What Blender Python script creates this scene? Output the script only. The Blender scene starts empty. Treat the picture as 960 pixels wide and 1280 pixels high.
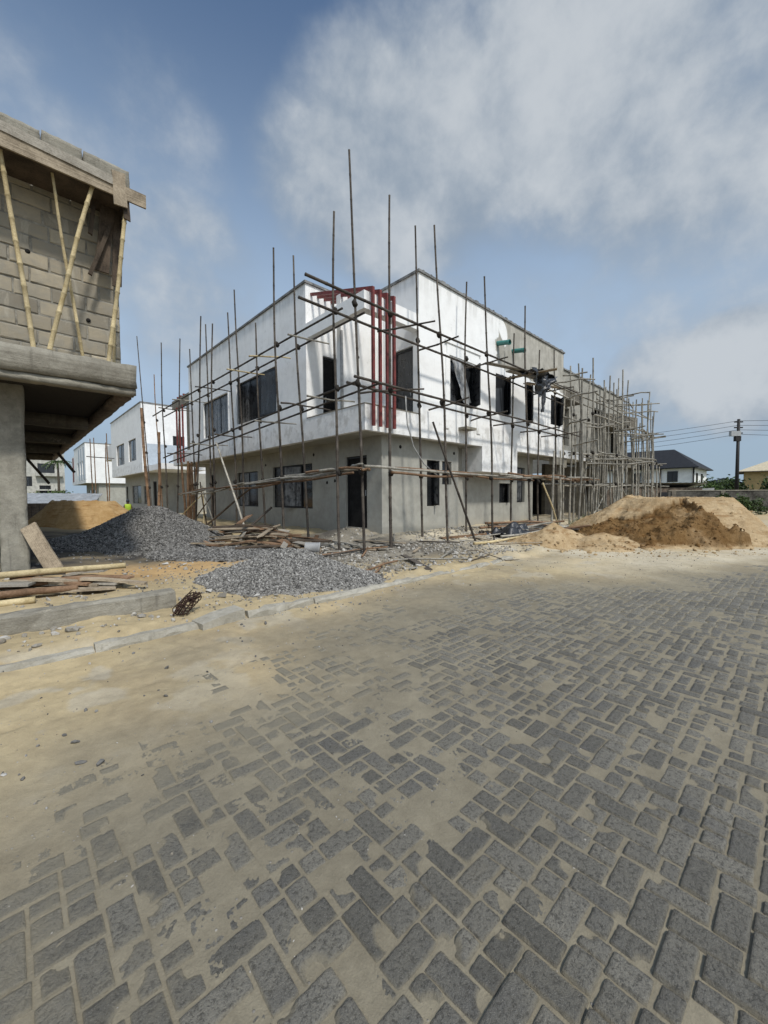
import bpy, math, random
import numpy as np
from mathutils import Vector, Matrix

random.seed(7)
rng = np.random.default_rng(11)
S = bpy.context.scene
COL = S.collection
R = math.radians

# ------------------------------------------------------------------ camera, sky, sun
# world axes follow the street grid: X runs along the paved road, Y away from it towards the houses
cam_d = bpy.data.cameras.new("camera"); cam = bpy.data.objects.new("camera", cam_d); COL.objects.link(cam)
HD, PT, RL = 0.817, 0.0408, -0.0052
look = Vector((math.cos(HD)*math.cos(PT), math.sin(HD)*math.cos(PT), -math.sin(PT)))
rt = Vector((math.sin(HD), -math.cos(HD), 0)); upv = rt.cross(look)
r2 = rt*math.cos(RL)+upv*math.sin(RL); u2 = upv*math.cos(RL)-rt*math.sin(RL)
m3 = Matrix((r2, u2, -look)).transposed()
cam.matrix_world = Matrix.Translation((0, 0, 1.45)) @ m3.to_4x4()
cam_d.sensor_fit = 'HORIZONTAL'; cam_d.sensor_width = 36; cam_d.lens = 36*499.5/960
cam_d.clip_start = 0.05; cam_d.clip_end = 3000
S.camera = cam
S.view_settings.view_transform = 'Standard'; S.view_settings.look = 'None'
S.view_settings.exposure = 0.0; S.view_settings.gamma = 1.0; S.view_settings.use_curve_mapping = False
TO_SUN = Vector((-0.115, -0.595, 0.795)).normalized()
SUN_STRENGTH, SKY_STRENGTH = 3.1, 0.10
K_SKY = 1.0/SKY_STRENGTH

sun_d = bpy.data.lights.new("sun", 'SUN'); sun_d.energy = SUN_STRENGTH; sun_d.angle = R(5.0); sun_d.color = (1.0, 0.955, 0.88)
sun = bpy.data.objects.new("sun", sun_d); COL.objects.link(sun)
sun.rotation_euler = (-TO_SUN).to_track_quat('-Z', 'Y').to_euler(); sun.location = TO_SUN*60

W = bpy.data.worlds.new("World"); S.world = W; W.use_nodes = True
class NT:
    """small helper for building node trees"""
    def __init__(s, nt): s.nt = nt; s.n = nt.nodes; s.l = nt.links
    def new(s, t, **k):
        n = s.n.new(t)
        for a, b in k.items(): setattr(n, a, b)
        return n
    def put(s, sock, v):
        if hasattr(v, 'is_output'): s.l.new(v, sock)
        elif isinstance(v, (tuple, list)) and len(v) == 3 and sock.type == 'RGBA': sock.default_value = (*v, 1)
        else: sock.default_value = v
    def math(s, op, a, b=0.0, c=0.0, clamp=False):
        n = s.new('ShaderNodeMath', operation=op, use_clamp=clamp)
        s.put(n.inputs[0], a); s.put(n.inputs[1], b); s.put(n.inputs[2], c)
        return n.outputs[0]
    def vmath(s, op, a, b=None):
        n = s.new('ShaderNodeVectorMath', operation=op); s.put(n.inputs[0], a)
        if b is not None: s.put(n.inputs[1], b)
        return n.outputs['Value'] if op in ('DOT_PRODUCT', 'LENGTH') else n.outputs[0]
    def smooth(s, x, a, b, lo=0.0, hi=1.0):
        n = s.new('ShaderNodeMapRange', interpolation_type='SMOOTHSTEP')
        s.put(n.inputs[0], x); n.inputs[1].default_value = a; n.inputs[2].default_value = b
        n.inputs[3].default_value = lo; n.inputs[4].default_value = hi
        return n.outputs[0]
    def lin(s, x, a, b, lo=0.0, hi=1.0):
        n = s.new('ShaderNodeMapRange'); s.put(n.inputs[0], x)
        n.inputs[1].default_value = a; n.inputs[2].default_value = b
        n.inputs[3].default_value = lo; n.inputs[4].default_value = hi
        return n.outputs[0]
    def noise(s, vec, scale, detail=4.0, rough=0.55, dist=0.0, col=False):
        n = s.new('ShaderNodeTexNoise'); s.put(n.inputs['Vector'], vec)
        n.inputs['Scale'].default_value = scale; n.inputs['Detail'].default_value = detail
        n.inputs['Roughness'].default_value = rough; n.inputs['Distortion'].default_value = dist
        return n.outputs['Color' if col else 'Fac']
    def mapping(s, vec, scale=(1, 1, 1), loc=(0, 0, 0), rot=(0, 0, 0)):
        n = s.new('ShaderNodeMapping'); s.put(n.inputs[0], vec)
        n.inputs['Scale'].default_value = scale; n.inputs['Location'].default_value = loc; n.inputs['Rotation'].default_value = rot
        return n.outputs[0]
    def mix(s, f, a, b, mode='MIX'):
        n = s.new('ShaderNodeMix', data_type='RGBA', blend_type=mode, clamp_factor=True)
        s.put(n.inputs[0], f); s.put(n.inputs[6], a); s.put(n.inputs[7], b)
        return n.outputs[2]
    def bump(s, h, strength=0.5, dist=0.01, normal=None):
        n = s.new('ShaderNodeBump'); s.put(n.inputs['Height'], h)
        n.inputs['Strength'].default_value = strength; n.inputs['Distance'].default_value = dist
        if normal is not None: s.put(n.inputs['Normal'], normal)
        return n.outputs[0]

t = NT(W.node_tree)
for n in list(t.n): t.n.remove(n)
sky = t.new('ShaderNodeTexSky', sky_type='NISHITA')
sky.sun_disc = False; sky.sun_elevation = math.asin(TO_SUN.z); sky.sun_rotation = math.atan2(TO_SUN.x, TO_SUN.y)
sky.altitude = 0; sky.air_density = 1.0; sky.dust_density = 1.2; sky.ozone_density = 1.0
tc = t.new('ShaderNodeTexCoord'); dirv = tc.outputs['Generated']
sep = t.new('ShaderNodeSeparateXYZ'); t.put(sep.inputs[0], dirv)
elev = sep.outputs[2]
zz = t.math('ADD', t.math('MAXIMUM', elev, 0.0), 0.22)
comb = t.new('ShaderNodeCombineXYZ')
t.put(comb.inputs[0], t.math('DIVIDE', sep.outputs[0], zz)); t.put(comb.inputs[1], t.math('DIVIDE', sep.outputs[1], zz)); t.put(comb.inputs[2], 0.37)
cv = comb.outputs[0]
n_big = t.noise(dirv, 2.8, 9, 0.54, 0.15)
n_fine = t.noise(dirv, 7.5, 9, 0.58, 0.1)
n_d = t.noise(t.mapping(dirv, (1, 1, 2.2), rot=(0.5, 0.2, 0.3)), 2.2, 6, 0.55, 0.2)
blobs = [  # cloud banks: direction, inner and outer cosines, weight
    ((0.70, 0.24, 0.67), .993, .94, .78), ((0.77, 0.08, 0.63), .985, .92, .74), ((0.640, 0.325, 0.70), .9995, .988, .66), ((0.66, 0.33, 0.66), .998, .975, .60),
    ((0.535, 0.57, 0.615), .9985, .966, .92), ((0.48, 0.63, 0.61), .999, .976, .75), ((0.59, 0.49, 0.635), .999, .962, .80), ((0.455, 0.645, 0.60), .999, .988, .55), ((0.55, 0.55, 0.56), .998, .982, .55), ((0.66, 0.40, 0.62), .994, .97, .52),
    ((0.74, 0.38, 0.48), .985, .90, .33), ((0.58, 0.58, 0.46), .99, .94, .34), ((0.86, 0.10, 0.45), .985, .93, .38),
    ((0.18, 0.85, 0.50), .994, .955, .26), ((0.06, 0.84, 0.55), .99, .955, .22), ((0.27, 0.87, 0.41), .996, .972, .50), ((0.16, 0.80, 0.58), .997, .975, .22),
    ((0.97, 0.09, 0.22), .9985, .988, .85), ((0.94, 0.20, 0.22), .998, .988, .50), ((0.92, 0.02, 0.36), .985, .94, .42), ((0.86, 0.26, 0.42), .992, .95, .30), ((0.85, -0.2, 0.45), .97, .85, .5),
    ((-0.2, -0.85, 0.5), .95, .55, .75), ((-0.8, 0.2, 0.5), .95, .7, .5)]
acc = None
for d, c1, c0, w in blobs:
    v = Vector(d).normalized()
    b = t.smooth(t.vmath('DOT_PRODUCT', dirv, tuple(v)), c0, c1, 0.0, w)
    acc = b if acc is None else t.math('MAXIMUM', acc, b)
dens = t.math('ADD', acc, t.math('MULTIPLY', t.math('SUBTRACT', n_big, 0.5), 0.9))
dens = t.math('ADD', dens, t.math('MULTIPLY', t.math('SUBTRACT', n_fine, 0.5), 0.50))
dens = t.math('ADD', dens, t.math('MULTIPLY', t.math('SUBTRACT', n_d, 0.5), 0.55))
cmask = t.smooth(dens, 0.16, 0.72, 0.0, 0.95)
haze_m = t.smooth(elev, 0.26, 0.86, 0.95, 0.0)
lit = t.smooth(t.math('ADD', t.math('MULTIPLY', dens, 0.55), t.math('ADD', t.math('MULTIPLY', n_fine, 0.75), t.math('MULTIPLY', n_big, 0.7))), 0.80, 1.32)
cloud_col = t.mix(lit, (0.29*K_SKY, 0.355*K_SKY, 0.435*K_SKY), (0.555*K_SKY, 0.595*K_SKY, 0.635*K_SKY))
thin_col = t.mix(t.smooth(elev, 0.06, 0.26), (0.35*K_SKY, 0.455*K_SKY, 0.565*K_SKY), (0.415*K_SKY, 0.54*K_SKY, 0.70*K_SKY))
sky_c = t.mix(1.0, sky.outputs[0], (0.86, 1.02, 1.12), 'MULTIPLY')
sky_c = t.mix(haze_m, sky_c, thin_col)
sky_c = t.mix(cmask, sky_c, cloud_col)
# unseen sky behind the camera, brightened towards the sun as added soft fill
sunward = t.smooth(t.vmath('DOT_PRODUCT', dirv, tuple(TO_SUN)), 0.40, 1.0, 1.0, 2.5)
sc = t.new('ShaderNodeVectorMath', operation='SCALE'); t.put(sc.inputs[0], sky_c); t.put(sc.inputs['Scale'], sunward); sky_c = sc.outputs[0]
bg = t.new('ShaderNodeBackground'); t.put(bg.inputs[0], sky_c); bg.inputs[1].default_value = SKY_STRENGTH
out = t.new('ShaderNodeOutputWorld'); t.l.new(bg.outputs[0], out.inputs[0])

# ------------------------------------------------------------------ materials
def mat(name):
    m = bpy.data.materials.new(name); m.use_nodes = True
    t = NT(m.node_tree); b = t.n['Principled BSDF']
    g = t.new('ShaderNodeNewGeometry'); pos = g.outputs['Position']
    return m, t, b, pos
def attr(t, name, kind='Fac'):
    n = t.new('ShaderNodeAttribute', attribute_name=name); return n.outputs[kind]
def finish(t, b, col, rough=0.85, height=None, strength=0.4, dist=0.01, spec=0.3, metal=0.0):
    t.put(b.inputs['Base Color'], col); t.put(b.inputs['Roughness'], rough)
    b.inputs['Specular IOR Level'].default_value = spec; b.inputs['Metallic'].default_value = metal
    if height is not None: t.put(b.inputs['Normal'], t.bump(height, strength, dist))
M = {}
def plain(name, col, rough=0.7, var=0.25, scale=6.0, bump=0.2, spec=0.3, metal=0.0, dark=None, tint=False):
    m, t, b, pos = mat(name)
    n = t.noise(pos, scale, 5, 0.6); n2 = t.noise(pos, scale*7, 3, 0.6)
    f = t.math('ADD', t.math('MULTIPLY', n, 0.65), t.math('MULTIPLY', n2, 0.35))
    d = dark or tuple(c*(1-var*1.6) for c in col); l = tuple(min(1, c*(1+var)) for c in col)
    c = t.mix(t.smooth(f, 0.3, 0.7), d, l)
    if tint:
        c = t.mix(1.0, c, t.mix(attr(t, 'tint'), (0.55, 0.55, 0.55), (1.4, 1.4, 1.4)), 'MULTIPLY')
    finish(t, b, c, rough, n2, bump, 0.01, spec, metal)
    M[name] = m; return m

def wall_paint():
    m, t, b, pos = mat('white_wall_paint')
    s = t.new('ShaderNodeSeparateXYZ'); t.put(s.inputs[0], pos); X, Y, Z = s.outputs
    big = t.noise(pos, 0.7, 5, 0.6, 0.3); mid = t.noise(pos, 3.2, 6, 0.62); fine = t.noise(pos, 45, 3, 0.6)
    streak = t.noise(t.mapping(pos, (5, 5, 0.35)), 1.0, 4, 0.6)
    c = t.mix(t.smooth(t.math('ADD', t.math('MULTIPLY', big, .5), t.math('MULTIPLY', mid, .5)), 0.30, 0.58), (0.745, 0.742, 0.725), (0.845, 0.845, 0.83))
    drip = t.noise(t.mapping(pos, (16, 16, 0.5)), 1.0, 3, 0.6)
    c = t.mix(t.math('MULTIPLY', t.smooth(drip, 0.60, 0.74, 0, 0.5), t.smooth(big, 0.45, 0.6)), c, (0.42, 0.41, 0.38))
    c = t.mix(t.smooth(t.noise(pos, 2.1, 7, 0.72), 0.60, 0.66, 0, 0.35), c, (0.56, 0.55, 0.52))
    # grime running down under the copings and along the lower edge
    g1 = t.math('MULTIPLY', t.smooth(Z, 7.2, 8.05), t.smooth(streak, 0.42, 0.62, 0, 0.35))
    c = t.mix(g1, c, (0.38, 0.37, 0.34))
    g2 = t.math('MULTIPLY', t.smooth(Z, 3.55, 3.2), t.smooth(mid, 0.4, 0.65, 0, 0.55))
    c = t.mix(g2, c, (0.36, 0.35, 0.33))
    # parapet band: bare cement smears
    band = t.math('MULTIPLY', t.math('MULTIPLY', t.smooth(Z, 3.95, 3.8), t.smooth(Z, 3.3, 3.5)), t.smooth(t.math('ADD', mid, t.math('MULTIPLY', streak, .5)), 0.7, 0.9, 0, 0.5))
    c = t.mix(band, c, (0.36, 0.345, 0.31))
    # unpainted render field on the street front
    wob = t.math('MULTIPLY', t.math('SUBTRACT', t.noise(pos, 1.6, 4, 0.6), 0.5), 1.3)
    e1 = t.smooth(t.math('ADD', X, wob), 13.25, 13.36)
    e2 = t.smooth(t.math('ADD', t.math('ADD', Z, t.math('MULTIPLY', t.math('SUBTRACT', X, 13.2), 0.0)), t.math('MULTIPLY', wob, 0.55)), 6.22, 6.27)
    e3 = t.math('LESS_THAN', Y, 8.6); e4 = t.math('LESS_THAN', X, 21.0)
    # a swirl of white filler near its left end
    dx = t.math('SUBTRACT', X, 13.45); dz = t.math('SUBTRACT', Z, 7.45)
    rad = t.math('SQRT', t.math('ADD', t.math('MULTIPLY', dx, dx), t.math('MULTIPLY', t.math('MULTIPLY', dz, dz), 1.1)))
    sw = t.math('MULTIPLY', t.smooth(t.math('ADD', rad, t.math('MULTIPLY', wob, 0.12)), 0.62, 0.58), t.smooth(t.math('ADD', t.math('ADD', dx, dz), t.math('MULTIPLY', wob, .6)), -0.05, 0.1))
    f = t.math('MULTIPLY', t.math('MULTIPLY', e1, e2), t.math('MULTIPLY', e3, e4))
    f = t.math('MULTIPLY', f, t.math('SUBTRACT', 1.0, sw))
    rend = t.mix(t.smooth(t.math('ADD', t.math('MULTIPLY', mid, .6), t.math('MULTIPLY', streak, .5)), 0.42, 0.72), (0.30, 0.285, 0.245), (0.44, 0.42, 0.37))
    c = t.mix(f, c, rend)
    h = t.math('ADD', t.math('MULTIPLY', big, 2.0), t.math('ADD', mid, t.math('MULTIPLY', fine, 0.15)))
    finish(t, b, c, 0.8, h, 0.35, 0.02, 0.25)
    M['white_wall_paint'] = m
wall_paint()
def render_mat(name, c0, c1, stain):
    m, t, b, pos = mat(name)
    big = t.noise(pos, 0.9, 5, 0.6, 0.4); mid = t.noise(pos, 4.0, 6, 0.65); fine = t.noise(pos, 60, 3, 0.6)
    streak = t.noise(t.mapping(pos, (6, 6, 0.4)), 1.0, 4, 0.6)
    s = t.new('ShaderNodeSeparateXYZ'); t.put(s.inputs[0], pos)
    c = t.mix(t.smooth(t.math('ADD', t.math('MULTIPLY', big, .5), t.math('MULTIPLY', mid, .5)), 0.35, 0.65), c0, c1)
    c = t.mix(t.smooth(streak, 0.55, 0.8, 0, 0.5), c, stain)
    c = t.mix(t.math('MULTIPLY', t.smooth(s.outputs[2], 0.75, 0.15), t.smooth(mid, 0.35, 0.6, 0.1, 0.8)), c, (0.34, 0.31, 0.25))
    finish(t, b, c, 0.9, t.math('ADD', t.math('MULTIPLY', mid, 1.2), t.math('MULTIPLY', fine, 0.3)), 0.4, 0.015, 0.2)
    M[name] = m
render_mat('grey_render', (0.295, 0.288, 0.255), (0.385, 0.378, 0.335), (0.22, 0.21, 0.19))
render_mat('raw_render', (0.235, 0.225, 0.195), (0.36, 0.345, 0.30), (0.16, 0.15, 0.13))
def concrete(name, c0, c1, board=0.0):
    m, t, b, pos = mat(name)
    big = t.noise(pos, 1.3, 6, 0.65, 0.6); mid = t.noise(pos, 7, 6, 0.68); fine = t.noise(pos, 70, 4, 0.65)
    streak = t.noise(t.mapping(pos, (9, 9, 0.7)), 1.0, 4, 0.6)
    f = t.math('ADD', t.math('MULTIPLY', big, .45), t.math('ADD', t.math('MULTIPLY', mid, .4), t.math('MULTIPLY', fine, .15)))
    c = t.mix(t.smooth(f, 0.34, 0.66), c0, c1)
    c = t.mix(t.smooth(streak, 0.58, 0.75, 0, 0.5), c, tuple(x*0.55 for x in c0))
    c = t.mix(t.smooth(t.noise(pos, 2.3, 5, 0.7), 0.6, 0.68, 0, 0.45), c, (0.50, 0.46, 0.37))
    h = t.math('ADD', t.math('MULTIPLY', mid, 1.4), t.math('MULTIPLY', fine, 0.6))
    if board:
        w = t.noise(t.mapping(pos, (0.6, 0.6, 26)), 1.0, 3, 0.6); h = t.math('ADD', h, t.math('MULTIPLY', w, board))
        c = t.mix(t.smooth(w, 0.5, 0.7, 0, 0.35), c, tuple(x*0.7 for x in c0))
    finish(t, b, c, 0.92, h, 0.7, 0.02, 0.2)
    M[name] = m
concrete('concrete', (0.165, 0.150, 0.120), (0.30, 0.28, 0.23), 0.7)
concrete('dark_concrete', (0.10, 0.09, 0.075), (0.20, 0.18, 0.145), 0.8)
concrete('pale_concrete', (0.24, 0.22, 0.175), (0.40, 0.375, 0.315))
concrete('cast_concrete', (0.16, 0.15, 0.125), (0.33, 0.315, 0.265))
def block_mat():
    m, t, b, pos = mat('sandcrete_block')
    tint = attr(t, 'tint')
    mid = t.noise(pos, 6, 6, 0.65, 0.3); fine = t.noise(pos, 75, 4, 0.7); big = t.noise(pos, 0.8, 4, 0.6)
    c = t.mix(tint, (0.20, 0.178, 0.14), (0.43, 0.37, 0.27))
    c = t.mix(t.smooth(mid, 0.35, 0.7, 0, 0.65), c, (0.25, 0.235, 0.20))
    c = t.mix(t.smooth(big, 0.5, 0.7, 0, 0.5), c, (0.19, 0.18, 0.155))
    c = t.mix(t.smooth(t.noise(t.mapping(pos, (3.2, 3.2, 1.0)), 1.0, 5, .65, .8), 0.56, 0.66, 0, 0.6), c, (0.40, 0.37, 0.30))
    c = t.mix(t.smooth(fine, 0.55, 0.8, 0, 0.35), c, (0.13, 0.12, 0.10))
    finish(t, b, c, 0.95, t.math('ADD', mid, t.math('MULTIPLY', fine, 0.8)), 0.7, 0.012, 0.15)
    M['sandcrete_block'] = m
block_mat()
plain('mortar', (0.25, 0.235, 0.20), 0.95, 0.3, 8, 0.6, 0.15)
def timber(name, c0, c1, tintd=True):
    m, t, b, pos = mat(name)
    tcn = t.new('ShaderNodeTexCoord'); o = tcn.outputs['Object']
    mid = t.noise(pos, 3.0, 5, 0.6, 0.5); fine = t.noise(pos, 40, 4, 0.65)
    g = attr(t, 'grain'); gn = t.new('ShaderNodeTexNoise', noise_dimensions='1D'); t.put(gn.inputs['W'], g); gn.inputs['Scale'].default_value = 14; gn.inputs['Detail'].default_value = 4
    f = t.math('ADD', t.math('MULTIPLY', mid, .45), t.math('ADD', t.math('MULTIPLY', fine, .3), t.math('MULTIPLY', gn.outputs[0], .25)))
    c = t.mix(t.smooth(f, 0.36, 0.64), c0, c1)
    if tintd: c = t.mix(1.0, c, t.mix(attr(t, 'tint'), (0.6, 0.6, 0.6), (1.35, 1.33, 1.3)), 'MULTIPLY')
    finish(t, b, c, 0.85, t.math('ADD', gn.outputs[0], fine), 0.45, 0.008, 0.2)
    M[name] = m
timber('weathered_pole', (0.035, 0.029, 0.025), (0.125, 0.108, 0.09))
timber('grey_bamboo', (0.13, 0.12, 0.10), (0.38, 0.36, 0.31))
timber('pale_bamboo', (0.30, 0.235, 0.12), (0.56, 0.47, 0.29))
timber('brown_pole', (0.10, 0.058, 0.032), (0.25, 0.16, 0.10))
timber('plank', (0.15, 0.12, 0.085), (0.37, 0.31, 0.23))
timber('grey_plank', (0.16, 0.145, 0.12), (0.34, 0.315, 0.27))
timber('dark_timber', (0.035, 0.027, 0.02), (0.12, 0.09, 0.065))
plain('red_paint', (0.165, 0.030, 0.026), 0.6, 0.35, 9, 0.25, 0.35, dark=(0.09, 0.026, 0.022))
plain('rope', (0.03, 0.026, 0.022), 0.95, 0.3, 30, 0.3)
plain('coping', (0.20, 0.20, 0.195), 0.8, 0.4, 4, 0.4)
plain('black_frame', (0.012, 0.013, 0.015), 0.45, 0.3, 20, 0.05, 0.4)
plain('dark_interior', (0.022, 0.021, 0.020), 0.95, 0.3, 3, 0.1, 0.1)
plain('interior_wall', (0.20, 0.19, 0.17), 0.95, 0.2, 2, 0.1, 0.1)
plain('green_pipe', (0.03, 0.17, 0.15), 0.4, 0.2, 8, 0.05, 0.5)
plain('grey_pipe', (0.33, 0.33, 0.32), 0.5, 0.2, 8, 0.05, 0.4)
plain('black_plastic', (0.022, 0.023, 0.026), 0.33, 0.5, 14, 0.5, 0.5)
plain('tin_roof', (0.36, 0.36, 0.35), 0.45, 0.25, 3, 0.2, 0.4, 0.3)
plain('black_roof', (0.013, 0.014, 0.017), 0.7, 0.3, 3, 0.3)
plain('cream_roof', (0.50, 0.43, 0.30), 0.7, 0.15, 3, 0.2)
plain('yellow_wall', (0.40, 0.29, 0.14), 0.85, 0.15, 2, 0.2)
plain('cream_wall', (0.42, 0.41, 0.37), 0.85, 0.2, 1.5, 0.2)
plain('clean_white', (0.78, 0.78, 0.77), 0.8, 0.08, 1.2, 0.2)
plain('blue_grey_paint', (0.40, 0.45, 0.50), 0.8, 0.1, 1.2, 0.2)
plain('dark_block_wall', (0.085, 0.08, 0.07), 0.95, 0.5, 1.4, 0.5)
plain('brown_sheet', (0.13, 0.10, 0.075), 0.7, 0.5, 2.5, 0.4)
plain('rusty_steel', (0.06, 0.035, 0.025), 0.8, 0.4, 30, 0.3, 0.3, 0.5)
plain('pole_black', (0.018, 0.017, 0.017), 0.6, 0.3, 10, 0.1)
plain('cable', (0.02, 0.02, 0.022), 0.6, 0.2, 10, 0.0)
plain('leaf', (0.055, 0.088, 0.022), 0.6, 0.5, 2.0, 0.0, 0.3, tint=True)
plain('grass_blade', (0.085, 0.135, 0.03), 0.6, 0.4, 2.0, 0.0, 0.3, tint=True)
plain('bark', (0.10, 0.08, 0.06), 0.9, 0.3, 10, 0.4)
plain('hi_vis', (0.33, 0.46, 0.04), 0.7, 0.1, 8, 0.1)
plain('skin', (0.07, 0.04, 0.028), 0.6, 0.15, 20, 0.05)
plain('dark_cloth', (0.03, 0.033, 0.045), 0.9, 0.2, 20, 0.1)
plain('teal_plastic', (0.03, 0.30, 0.30), 0.4, 0.1, 9, 0.02, 0.5)
plain('lamp_metal', (0.35, 0.36, 0.36), 0.4, 0.1, 9, 0.02, 0.5, 0.3)
def film_mat(name, c0, c1, a=0.55):
    m, t, b, pos = mat(name)
    st = t.noise(t.mapping(pos, (7, 7, 0.8)), 1.0, 5, 0.65, 0.6); mid = t.noise(pos, 5, 5, 0.6); fo = t.noise(t.mapping(pos, (22, 22, 1.6)), 1.0, 3, 0.6, 0.8)
    f = t.math('ADD', t.math('MULTIPLY', st, .6), t.math('MULTIPLY', mid, .4))
    c = t.mix(t.smooth(f, 0.38, 0.66), c0, c1)
    finish(t, b, c, t.smooth(mid, 0.3, 0.7, 0.18, 0.5), t.math('ADD', fo, st), 0.5, 0.02, 0.5)
    M[name] = m
film_mat('dusty_film', (0.025, 0.027, 0.030), (0.26, 0.265, 0.27))
film_mat('dark_film', (0.010, 0.010, 0.011), (0.05, 0.052, 0.055))
film_mat('clear_film', (0.14, 0.145, 0.15), (0.45, 0.45, 0.45))
def glass_mat():
    m, t, b, pos = mat('dark_glass')
    n = t.noise(pos, 3, 4, .6)
    finish(t, b, t.mix(n, (0.008, 0.009, 0.011), (0.03, 0.032, 0.034)), 0.12, None, spec=0.5); M['dark_glass'] = m
glass_mat()
def stone_mat(name, c0, c1, dust):
    m, t, b, pos = mat(name)
    tint = attr(t, 'tint'); n = t.noise(pos, 60, 3, 0.6)
    c = t.mix(tint, c0, c1); c = t.mix(t.smooth(n, 0.45, 0.75, 0, 0.5), c, dust)
    finish(t, b, c, 0.9, n, 0.4, 0.01, 0.25); M[name] = m
stone_mat('gravel', (0.050, 0.048, 0.044), (0.40, 0.385, 0.355), (0.20, 0.19, 0.175))
stone_mat('gravel_dark', (0.040, 0.038, 0.035), (0.31, 0.30, 0.28), (0.13, 0.125, 0.115))
stone_mat('rubble', (0.14, 0.125, 0.10), (0.46, 0.44, 0.40), (0.30, 0.26, 0.19))
def soil_mat(name, c0, c1, c2):
    m, t, b, pos = mat(name)
    big = t.noise(pos, 1.4, 6, 0.65, 0.5); mid = t.noise(pos, 8, 6, 0.7, 0.3); fine = t.noise(pos, 90, 4, 0.7)
    g = t.new('ShaderNodeNewGeometry'); s = t.new('ShaderNodeSeparateXYZ'); t.put(s.inputs[0], pos)
    lay = t.noise(t.mapping(pos, (1.2, 1.2, 9)), 1.0, 4, 0.65, 0.6)
    c = t.mix(t.smooth(t.math('ADD', t.math('MULTIPLY', big, .6), t.math('MULTIPLY', mid, .4)), 0.36, 0.64), c0, c1)
    c = t.mix(t.smooth(lay, 0.52, 0.68, 0, 0.7), c, c2)
    c = t.mix(t.smooth(fine, 0.5, 0.8, 0, 0.35), c, tuple(x*0.6 for x in c0))
    c = t.mix(1.0, c, attr(t, 'col', 'Color'), 'MULTIPLY')
    finish(t, b, c, 0.97, t.math('ADD', t.math('MULTIPLY', mid, 1.6), t.math('MULTIPLY', fine, 0.7)), 0.9, 0.03, 0.1)
    M[name] = m
soil_mat('mound_sand', (0.36, 0.245, 0.125), (0.51, 0.38, 0.22), (0.25, 0.14, 0.055))
soil_mat('orange_sand', (0.36, 0.225, 0.095), (0.49, 0.335, 0.165), (0.28, 0.15, 0.055))
def ground_mat():
    m, t, b, pos = mat('sandy_ground')
    col = attr(t, 'col', 'Color')
    big = t.noise(pos, 1.1, 6, 0.6, 0.4); mid = t.noise(pos, 9, 6, 0.68, 0.2); fine = t.noise(pos, 130, 4, 0.75); grit = t.noise(pos, 420, 2, 0.6)
    f = t.math('ADD', t.math('MULTIPLY', big, .4), t.math('ADD', t.math('MULTIPLY', mid, .35), t.math('MULTIPLY', fine, .25)))
    c = t.mix(1.0, col, t.mix(t.smooth(f, 0.33, 0.67), (0.76, 0.75, 0.74), (1.18, 1.18, 1.17)), 'MULTIPLY')
    vo = t.new('ShaderNodeTexVoronoi'); t.put(vo.inputs['Vector'], pos); vo.inputs['Scale'].default_value = 24; vo.inputs['Randomness'].default_value = 1
    sp = t.math('MULTIPLY', t.smooth(vo.outputs['Distance'], 0.13, 0.08), t.math('GREATER_THAN', t.noise(pos, 3.1, 3, .6), 0.52))
    c = t.mix(t.math('MULTIPLY', sp, 0.75), c, t.mix(t.noise(pos, 11, 1, .5), (0.05, 0.045, 0.04), (0.50, 0.47, 0.42)))
    c = t.mix(t.smooth(grit, 0.6, 0.8, 0, 0.3), c, (0.10, 0.09, 0.075))
    h = t.math('ADD', t.math('MULTIPLY', mid, 1.0), t.math('ADD', t.math('MULTIPLY', fine, 0.35), t.math('MULTIPLY', sp, 0.5)))
    finish(t, b, c, 0.96, h, 0.55, 0.02, 0.15); M['sandy_ground'] = m
ground_mat()
def paver_mat():
    m, t, b, pos = mat('concrete_paver')
    tint = attr(t, 'tint'); edge = attr(t, 'dust')
    big = t.noise(pos, 1.3, 5, 0.6, 0.3); mid = t.noise(pos, 14, 6, 0.7, 0.2); fine = t.noise(pos, 150, 4, 0.75); grit = t.noise(pos, 330, 2, 0.65)
    pit = t.noise(pos, 62, 6, 0.78, 0.3)
    c = t.mix(tint, (0.112, 0.107, 0.092), (0.235, 0.220, 0.182))
    c = t.mix(t.smooth(t.noise(pos, 2.4, 4, 0.6), 0.5, 0.66, 0, 0.5), c, (0.105, 0.105, 0.104))
    c = t.mix(t.smooth(pit, 0.50, 0.40, 0, 0.78), c, (0.040, 0.038, 0.034))
    c = t.mix(t.smooth(fine, 0.48, 0.66, 0, 0.6), c, (0.055, 0.053, 0.049))
    c = t.mix(t.smooth(grit, 0.58, 0.70, 0, 0.7), c, (0.31, 0.295, 0.265))
    d = t.math('ADD', t.math('MULTIPLY', edge, 0.60), t.math('ADD', t.math('MULTIPLY', mid, 0.55), t.math('ADD', t.math('MULTIPLY', big, 0.40), t.math('MULTIPLY', pit, 0.25))))
    c = t.mix(t.smooth(d, 0.62, 1.15, 0.12, 0.92), c, (0.24, 0.213, 0.155))
    finish(t, b, c, t.smooth(mid, 0.3, 0.7, 0.62, 0.88), t.math('ADD', t.math('MULTIPLY', pit, 2.2), t.math('ADD', fine, t.math('MULTIPLY', grit, .5))), 0.85, 0.008, 0.35)
    M['concrete_paver'] = m
paver_mat()

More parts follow.
